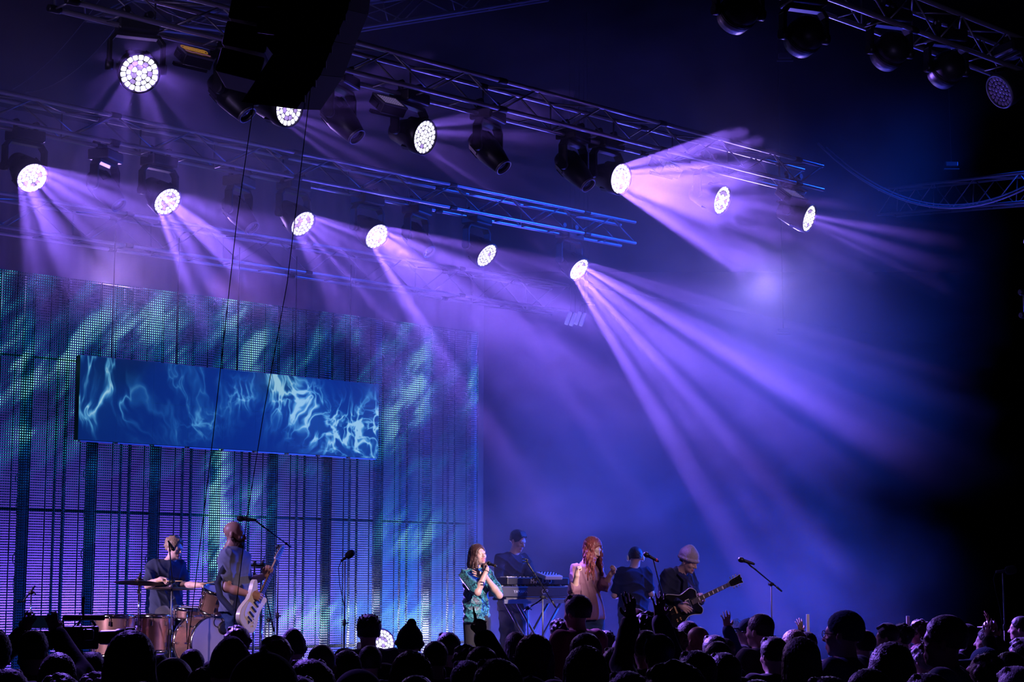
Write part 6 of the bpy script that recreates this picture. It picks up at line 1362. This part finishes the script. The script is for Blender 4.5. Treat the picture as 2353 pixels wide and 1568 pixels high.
crowd = [
 # px, top, width, hair, heading, label, options
 (-16, 1445, 84, 'short', 20, 'person cut off by the left edge with short dark hair', {}),
 (78, 1447, 68, 'short', 8, 'person at the left holding a phone up in both hands', dict(pose='phone')),
 (77, 1483, 72, 'fluffy', 35, 'person with short fluffy greyish hair under the raised phone', dict(hmat='hair_grey')),
 (133, 1500, 84, 'long', 20, 'person with long dark hair right of the fluffy grey head at the left', dict(hmat='hair_dark2')),
 (166, 1486, 52, 'short', 40, 'person with pink rim lit hair just left of the video camera', dict(hmat='hair_brown')),
 (212, 1497, 60, 'short', 5, 'camera operator shouldering the video camera', dict(pose='camera')),
 (222, 1518, 62, 'curly', 10, 'person with dark curly hair below the video camera', {}),
 (302, 1449, 112, 'long', 5, 'large dark head with smooth hair before the copper floor toms', dict(hmat='hair_black')),
 (366, 1503, 44, 'short', 20, 'small dark head right of the large one below the floor toms', {}),
 (140, 1551, 100, 'fluffy', 20, 'fuzzy brown head at the very bottom left', dict(hmat='hair_dark2')),
 (224, 1543, 92, 'curly', 15, 'greyish curly head at the bottom edge left of the drums', dict(hmat='hair_grey')),
 (441, 1488, 60, 'crop', 15, 'round dark head before the bass drum', {}),
 (398, 1517, 90, 'hood', 10, 'dark hooded head below the round head before the bass drum', {}),
 (468, 1534, 84, 'wavy', 15, 'person with loose dark hair at the bottom below the bass drum', dict(hmat='hair_dark2')),
 (546, 1440, 60, 'fluffy', 15, 'person with tousled pink lit hair right below the bearded guitarist', dict(hmat='hair_brown')),
 (530, 1461, 96, 'beanie', 15, 'dark beanie head below the tousled hair and the bearded guitarist', dict(hmat='hat_dark')),
 (600, 1489, 150, 'cap', 35, 'very near person in a dark cap with a violet lit edge', dict(hmat='hat_dark', coat='jacket_grey')),
 (673, 1443, 60, 'beanie', 10, 'smooth dark beanie head right of the bearded guitarist', dict(hmat='hat_dark')),
 (632, 1463, 70, 'fluffy', 30, 'fuzzy reddish hair peeking left of the smooth beanie head', dict(hmat='hair_red')),
 (738, 1472, 66, 'bald', 20, 'bald shiny head left of the straight microphone stand', dict(skin_='skin2')),
 (712, 1512, 120, 'short', 10, 'wide dark head below the bald shiny one', {}),
 (847, 1411, 54, 'spiky', 15, 'tall person with spiky dark hair right of the straight microphone stand', dict(coat='jacket_grey')),
 (850, 1480, 56, 'crop', 15, 'smooth dark head below the spiky haired person', dict(coat='jacket_blue')),
 (795, 1494, 66, 'wavy', 30, 'person with wavy brown hair below the straight microphone stand', dict(hmat='hair_brown')),
 (940, 1431, 60, 'pompom', 20, 'person in a bobble hat before the white ladders of the wall', dict(hmat='hat_dark')),
 (944, 1496, 96, 'long', 15, 'person with long parted brown hair below the bobble hat', dict(hmat='hair_brown')),
 (955, 1546, 100, 'crop', 10, 'blue rimmed head at the bottom edge below the parted hair', dict(hmat='hair_dark2')),
 (1029, 1452, 56, 'short', 20, 'dark head just left of the velvet topped singer\'s legs', {}),
 (1000, 1470, 60, 'crop', 10, 'round dark head between the bobble hat and the singer', {}),
 (1070, 1483, 62, 'fluffy', 25, 'dark fuzzy head under the pointing hand', dict(hmat='hair_dark2')),
 (1106, 1484, 74, 'short', 15, 'person raising one finger before the singer', dict(pose='point')),
 (1072, 1516, 76, 'short', 25, 'blue rimmed dark head below the pointing person', dict(hmat='hair_dark2')),
 (1141, 1511, 108, 'short', 20, 'broad dark head in the lower middle right of the blue rimmed one', {}),
 (818, 1545, 120, 'hood', 25, 'hooded brownish shape at the bottom below the wavy hair', dict(coat='jacket_blue', hmat='jacket_grey')),
 (1184, 1452, 50, 'long', 30, 'person with long dark hair and a blue coat below the keyboards', dict(coat='jacket_blue')),
 (1222, 1458, 78, 'wavy', 55, 'person with dark wavy hair and glasses below the keyboards', dict(glasses=True, hmat='hair_dark2')),
 (1325, 1365, 56, 'short', 45, 'tall person in a dark red jacket before the auburn haired woman', dict(coat='jacket_red', skin_='skin2')),
 (1284, 1421, 46, 'curly', 40, 'curly dark head just left of the dark red jacket', {}),
 (1343, 1450, 76, 'crop', 20, 'violet rimmed head below the dark red jacket', dict(hmat='hair_dark2')),
 (1391, 1449, 42, 'spiky', 10, 'small messy haired head right of the dark red jacket', {}),
 (1343, 1484, 96, 'long', 15, 'large dark smooth head below the violet rimmed one', dict(hmat='hair_dark2')),
 (1412, 1486, 60, 'short', 15, 'blue tinged dark head below the small messy haired one', dict(hmat='hair_dark2')),
 (1216, 1549, 92, 'cap', 20, 'blue edged cap at the bottom edge below the keyboards', dict(hmat='hat_blue')),
 (1458, 1392, 46, 'rim', 50, 'nearly bald man in left profile below the man with headphones', dict(skin_='skin_dark')),
 (1490, 1404, 68, 'curly', 20, 'large curly dark head before the beanie guitarist\'s stand', {}),
 (1437, 1458, 42, 'long', 15, 'straight dark haired head below the nearly bald man', {}),
 (1483, 1447, 58, 'short', 25, 'short haired head below the large curly one', dict(hmat='hair_dark2')),
 (1512, 1455, 62, 'short', 20, 'person lifting both open hands before the beanie guitarist', dict(pose='both', skin_='skin_dark')),
 (1545, 1442, 60, 'curly', 25, 'reddish curly head below the black guitar', dict(hmat='hair_brown')),
 (1578, 1424, 50, 'crop', 30, 'short haired head with a bright rim under the black guitar', dict(hmat='hair_dark2')),
 (1601, 1434, 48, 'bald', 40, 'bald head glowing red violet under the black guitar', dict(skin_='skin2')),
 (1552, 1472, 52, 'fluffy', 20, 'blue rimmed head below the reddish curly one', dict(hmat='hair_dark2')),
 (1640, 1458, 50, 'short', 25, 'dark head right of the glowing bald head', {}),
 (1646, 1470, 60, 'crop', 28, 'person stretching an open hand up to the guitar', dict(pose='wavel', skin_='skin2')),
 (1664, 1466, 50, 'short', 20, 'person raising one relaxed hand right of the guitarist', dict(pose='wave', coat='jacket_blue')),
 (1692, 1421, 30, 'curly', 30, 'small curly head behind the capped man', dict(hmat='hair_dark2')),
 (1716, 1419, 42, 'cap', 62, 'man in a dark cap and glasses in left profile', dict(hmat='hat_blue', glasses=True)),
 (1744, 1407, 58, 'crop', 48, 'man with a cropped head and lit ear before the lone boom stand', dict(hmat='hair_dark2', coat='jacket_black')),
 (1598, 1493, 84, 'short', 25, 'teal rimmed dark head in the lower crowd below the glowing bald head', dict(hmat='hair_dark2')),
 (1662, 1498, 74, 'short', 15, 'teal edged dark head below the relaxed raised hand', dict(hmat='hair_dark2')),
 (1548, 1523, 148, 'fluffy', 20, 'very large fuzzy head at the bottom below the blue rimmed ones', dict(hmat='hair_dark2')),
 (1822, 1447, 52, 'long', 40, 'person with straight fair hair left of the white strip', dict(hmat='hair_blond')),
 (1852, 1449, 46, 'crop', 20, 'dark round head just under the left white strip', {}),
 (1836, 1464, 84, 'long', 25, 'large dark haired head below the straight fair hair', dict(hmat='hair_dark2')),
 (1786, 1490, 54, 'wavy', 45, 'person with wavy greyish hair left of the large dark one', dict(hmat='hair_grey')),
 (1735, 1556, 90, 'crop', 20, 'brownish head peeking over the bottom edge, right of the very large fuzzy one', dict(hmat='hair_brown')),
 (1936, 1398, 76, 'crop', 58, 'man in a dark teal beanie and glasses looking left', dict(hmat='hat_blue', glasses=True, coat='jacket_blue')),
 (1980, 1446, 50, 'short', 40, 'dark head tucked behind the teal beanie', {}),
 (1900, 1552, 110, 'short', 25, 'brownish head at the bottom edge below the teal beanie', dict(hmat='hair_brown')),
 (2036, 1431, 42, 'short', 72, 'man in left profile with a lit face left of the right hand white strip', {}),
 (2070, 1432, 44, 'curly', 66, 'curly head in profile below the right hand white strip', {}),
 (2110, 1423, 46, 'curly', 74, 'man in left profile with a red collar and glasses', dict(glasses=True, coat='jacket_red', hmat='hair_brown')),
 (2166, 1408, 84, 'crop', 68, 'large man in glasses and a teal jacket in left profile', dict(glasses=True, coat='jacket_teal', skin_='skin_dark')),
 (2214, 1437, 52, 'hood', 50, 'dark hooded shape right behind the man in the teal jacket', {}),
 (2266, 1440, 44, 'crop', 70, 'man with a lit cheek and ear in left profile near the right edge', dict(hmat='hair_dark2', skin_='skin')),
 (2258, 1484, 58, 'cap', 60, 'person in a blue cap below the man with the lit ear', dict(hmat='hat_blue')),
 (2264, 1504, 76, 'fluffy', 40, 'fuzzy brown head below the blue cap', dict(hmat='hair_brown')),
 (2314, 1494, 62, 'crop', 45, 'bluish dark head near the right edge beside the fuzzy brown one', dict(hmat='hair_dark2')),
 (2332, 1529, 72, 'short', 40, 'grey edged head in the lower right corner', dict(hmat='hair_grey')),
 (2042, 1476, 96, 'wavy', 30, 'large fuzzy dark head left of the man in the teal jacket', dict(hmat='hair_dark2')),
 (2116, 1482, 50, 'curly', 50, 'curly head with a pale rim under the red collar', dict(hmat='hair_grey')),
 (2346, 1464, 46, 'short', 52, 'person raising a bare arm with spread fingers at the right', dict(pose='wavel', skin_='skin2')),
 (2272, 1424, 30, 'cap', 40, 'small figure in a white and blue cap behind the raised arm', dict(hmat='cap_white')),
 (2342, 1414, 40, 'crop', 70, 'pink lit profile cut off by the right edge', {}),
 (2352, 1470, 44, 'short', 60, 'person clapping high at the right edge', dict(pose='clap', skin_='skin2')),
 (1842, 1470, 34, 'crop', 30, 'distant person lifting a pink lit hand beside the left white strip', dict(pose='wave')),
 (1775, 1462, 60, 'short', 30, 'dark shouldered person behind the man with the lit ear', {}),
 (20, 1535, 90, 'short', 15, 'dark head in the lower left corner', {}),
 (330, 1560, 110, 'crop', 10, 'dark head on the bottom edge below the large smooth head', {}),
 (680, 1550, 130, 'short', 10, 'dark head on the bottom edge below the near cap', {}),
 (1440, 1540, 100, 'short', 20, 'dark head on the bottom edge below the straight dark hair', {}),
 (1990, 1530, 100, 'crop', 30, 'dark head on the bottom edge right of the teal beanie', {}),
 (2130, 1545, 100, 'short', 30, 'dark head on the bottom edge below the teal jacket', {}),
]
pp = {}
for px, top, w_, hair, left, label, opt in crowd:
    t, s = person(px, top, w_, hair, left, label, **opt); pp[label] = (t, s)
# phone in the raised hands
t, s = pp['person at the left holding a phone up in both hands']; M['phone_screen'] = mat('dim phone screen', (0.02, 0.03, 0.06), 0.2, emit=(0.02, 0.05, 0.14), estr=0.06)
_R = Matrix.Rotation(t.rotation_euler[2], 3, 'Z'); q = Vector(t.location) + _R @ (Vector((-.01, .46, 1.80)) * s)
ph = thing('phone', 'dark phone held up sideways in two hands at the left', 'phone', q, t.rotation_euler[2]); MB().bbox((0, 0, 0), (.150, .010, .076), .004).obj('body', M['black'], ph); MB().box((0, -.0062, 0), (.136, .001, .068)).obj('screen', M['phone_screen'], ph)
# shoulder video camera
q = P(176, 1466, 13.0); vc = thing('video_camera', 'black shoulder video camera with an arm and small monitor', 'video camera', q, math.radians(-78)); vc.scale = (.8, .8, .8)
MB().bbox((0, 0, 0), (.16, .38, .20), .015).obj('body', M['black'], vc); MB().lathe([(.05, 0), (.062, .02), (.066, .14), (.075, .16), (.078, .22), (.06, .225)], 24, (0.0, .19, .0), (0, 1, 0)).obj('lens', M['black_metal'], vc)
MB().bbox((0, .46, .01), (.20, .08, .15), .01).obj('matte_box', M['black'], vc)
MB().tube([(0, -.12, .10), (0, -.12, .17), (0, .10, .19), (0, .16, .10)], .014, 8).obj('handle', M['black'], vc)
MB().bbox((.16, .10, .03), (.14, .10, .10), .02).tube([(.08, .1, .05), (.12, .1, .04)], .012, 8).obj('viewfinder', M['black'], vc)
a = MB().tube([(.02, .05, .19), (.03, .05, .27), (.05, .05, .30)], .010, 8).tube([(.05, .05, .30), (.11, .05, .345)], .015, 8).obj('arm', M['black_metal'], vc); MB().bbox((.02, .06, .175), (.05, .36, .05), .012).obj('monitor', M['black'], a)
MB().tube([(-.06, .0, .10), (-.13, .02, .13), (-.12, .02, .18), (.0, .02, .20)], .010, 8).obj('arm', M['black_metal'], vc)
MB().tube([(.08, -.1, .02), (.14, -.05, .08), (.10, .04, .16), (.02, .04, .19)], .004, 6).obj('cable', M['cable'], vc)
MB().bbox((0, -.24, -.02), (.12, .10, .16), .01).obj('battery', M['black'], vc); MB().bbox((0, -.05, -.13), (.12, .22, .05), .015).obj('shoulder_pad', M['matte'], vc)

# ------------------------------------------------------------------ haze over the stage
def haze():
    m = bpy.data.materials.new('stage haze'); m.use_nodes = True; nt = m.node_tree; nt.nodes.clear(); n = nt.nodes; L = nt.links
    out = n.new('ShaderNodeOutputMaterial'); vs = n.new('ShaderNodeVolumeScatter'); vs.inputs['Anisotropy'].default_value = 0.4
    vs.inputs['Color'].default_value = (1, 1, 1, 1); L.new(vs.outputs[0], out.inputs['Volume'])
    geo = n.new('ShaderNodeNewGeometry')
    mp = n.new('ShaderNodeMapping'); mp.inputs['Scale'].default_value = (1, 1, 1.3); L.new(geo.outputs['Position'], mp.inputs['Vector'])
    no = n.new('ShaderNodeTexNoise'); no.inputs['Scale'].default_value = 0.42; no.inputs['Detail'].default_value = 4; no.inputs['Roughness'].default_value = 0.6; no.inputs['Distortion'].default_value = 0.6
    L.new(mp.outputs[0], no.inputs['Vector'])
    mr = n.new('ShaderNodeMapRange'); mr.inputs['From Min'].default_value = .36; mr.inputs['From Max'].default_value = .68
    mr.inputs['To Min'].default_value = .003; mr.inputs['To Max'].default_value = .065
    L.new(no.outputs[0], mr.inputs['Value'])
    sep = n.new('ShaderNodeSeparateXYZ'); L.new(geo.outputs['Position'], sep.inputs[0])
    def ramp(v, a, b):
        r = n.new('ShaderNodeMapRange'); r.interpolation_type = 'SMOOTHSTEP'; r.inputs['From Min'].default_value = a; r.inputs['From Max'].default_value = b; L.new(v, r.inputs['Value']); return r.outputs[0]
    X, Y, Z = sep.outputs
    wob = m_math(nt, 'MULTIPLY', m_math(nt, 'SUBTRACT', no.outputs[0], 0.5), 5.0)
    # distance behind the front edge of the cloud, which lies nearer to the crowd on the stage's right side
    yc = m_math(nt, 'SUBTRACT', Y, m_math(nt, 'MULTIPLY', X, SD.y / SD.x)); yc = m_math(nt, 'ADD', yc, wob)
    fr = ramp(m_math(nt, 'ADD', yc, m_math(nt, 'MULTIPLY', m_math(nt, 'MULTIPLY', ramp(X, -0.5, 2.5), ramp(Z, 2.5, 4.5)), 3.0)), 17.5, 18.7); fr = m_math(nt, 'MULTIPLY', fr, m_math(nt, 'MAXIMUM', ramp(yc, 20.2, 23.0), ramp(Z, 3.0, 4.6)))
    xw = m_math(nt, 'ADD', X, wob)
    low = ramp(m_math(nt, 'ADD', Z, wob), 4.9, 6.0)                       # on the left the haze hangs high
    sh = m_math(nt, 'MAXIMUM', low, ramp(xw, -2.2, 0.6))
    sh = m_math(nt, 'MULTIPLY', sh, fr); sh = m_math(nt, 'MULTIPLY', sh, ramp(m_math(nt, 'SUBTRACT', xw, m_math(nt, 'MULTIPLY', ramp(Z, 4.0, 1.8), 1.6)), 6.4, 3.4)); sh = m_math(nt, 'MULTIPLY', sh, ramp(Z, 9.3, 8.4))
    sh = m_math(nt, 'MULTIPLY', sh, ramp(xw, -7.0, -5.0))
    L.new(m_math(nt, 'MULTIPLY', mr.outputs[0], sh), vs.inputs['Density'])
    a = S(16.3, -12.5); b = S(16.3, 13.5); dep = 11.4
    c = (a + b) / 2 - SN * dep / 2
    o = MB().box((0, 0, 0), ((b - a).length, dep, 8.6)).obj('haze', m, None, (c.x, c.y, STAGE + 4.32), (0, 0, STAGE_ROT))
    tag(o, 'blue and purple theatrical haze filling the stage', 'haze', kind='stuff')
haze()
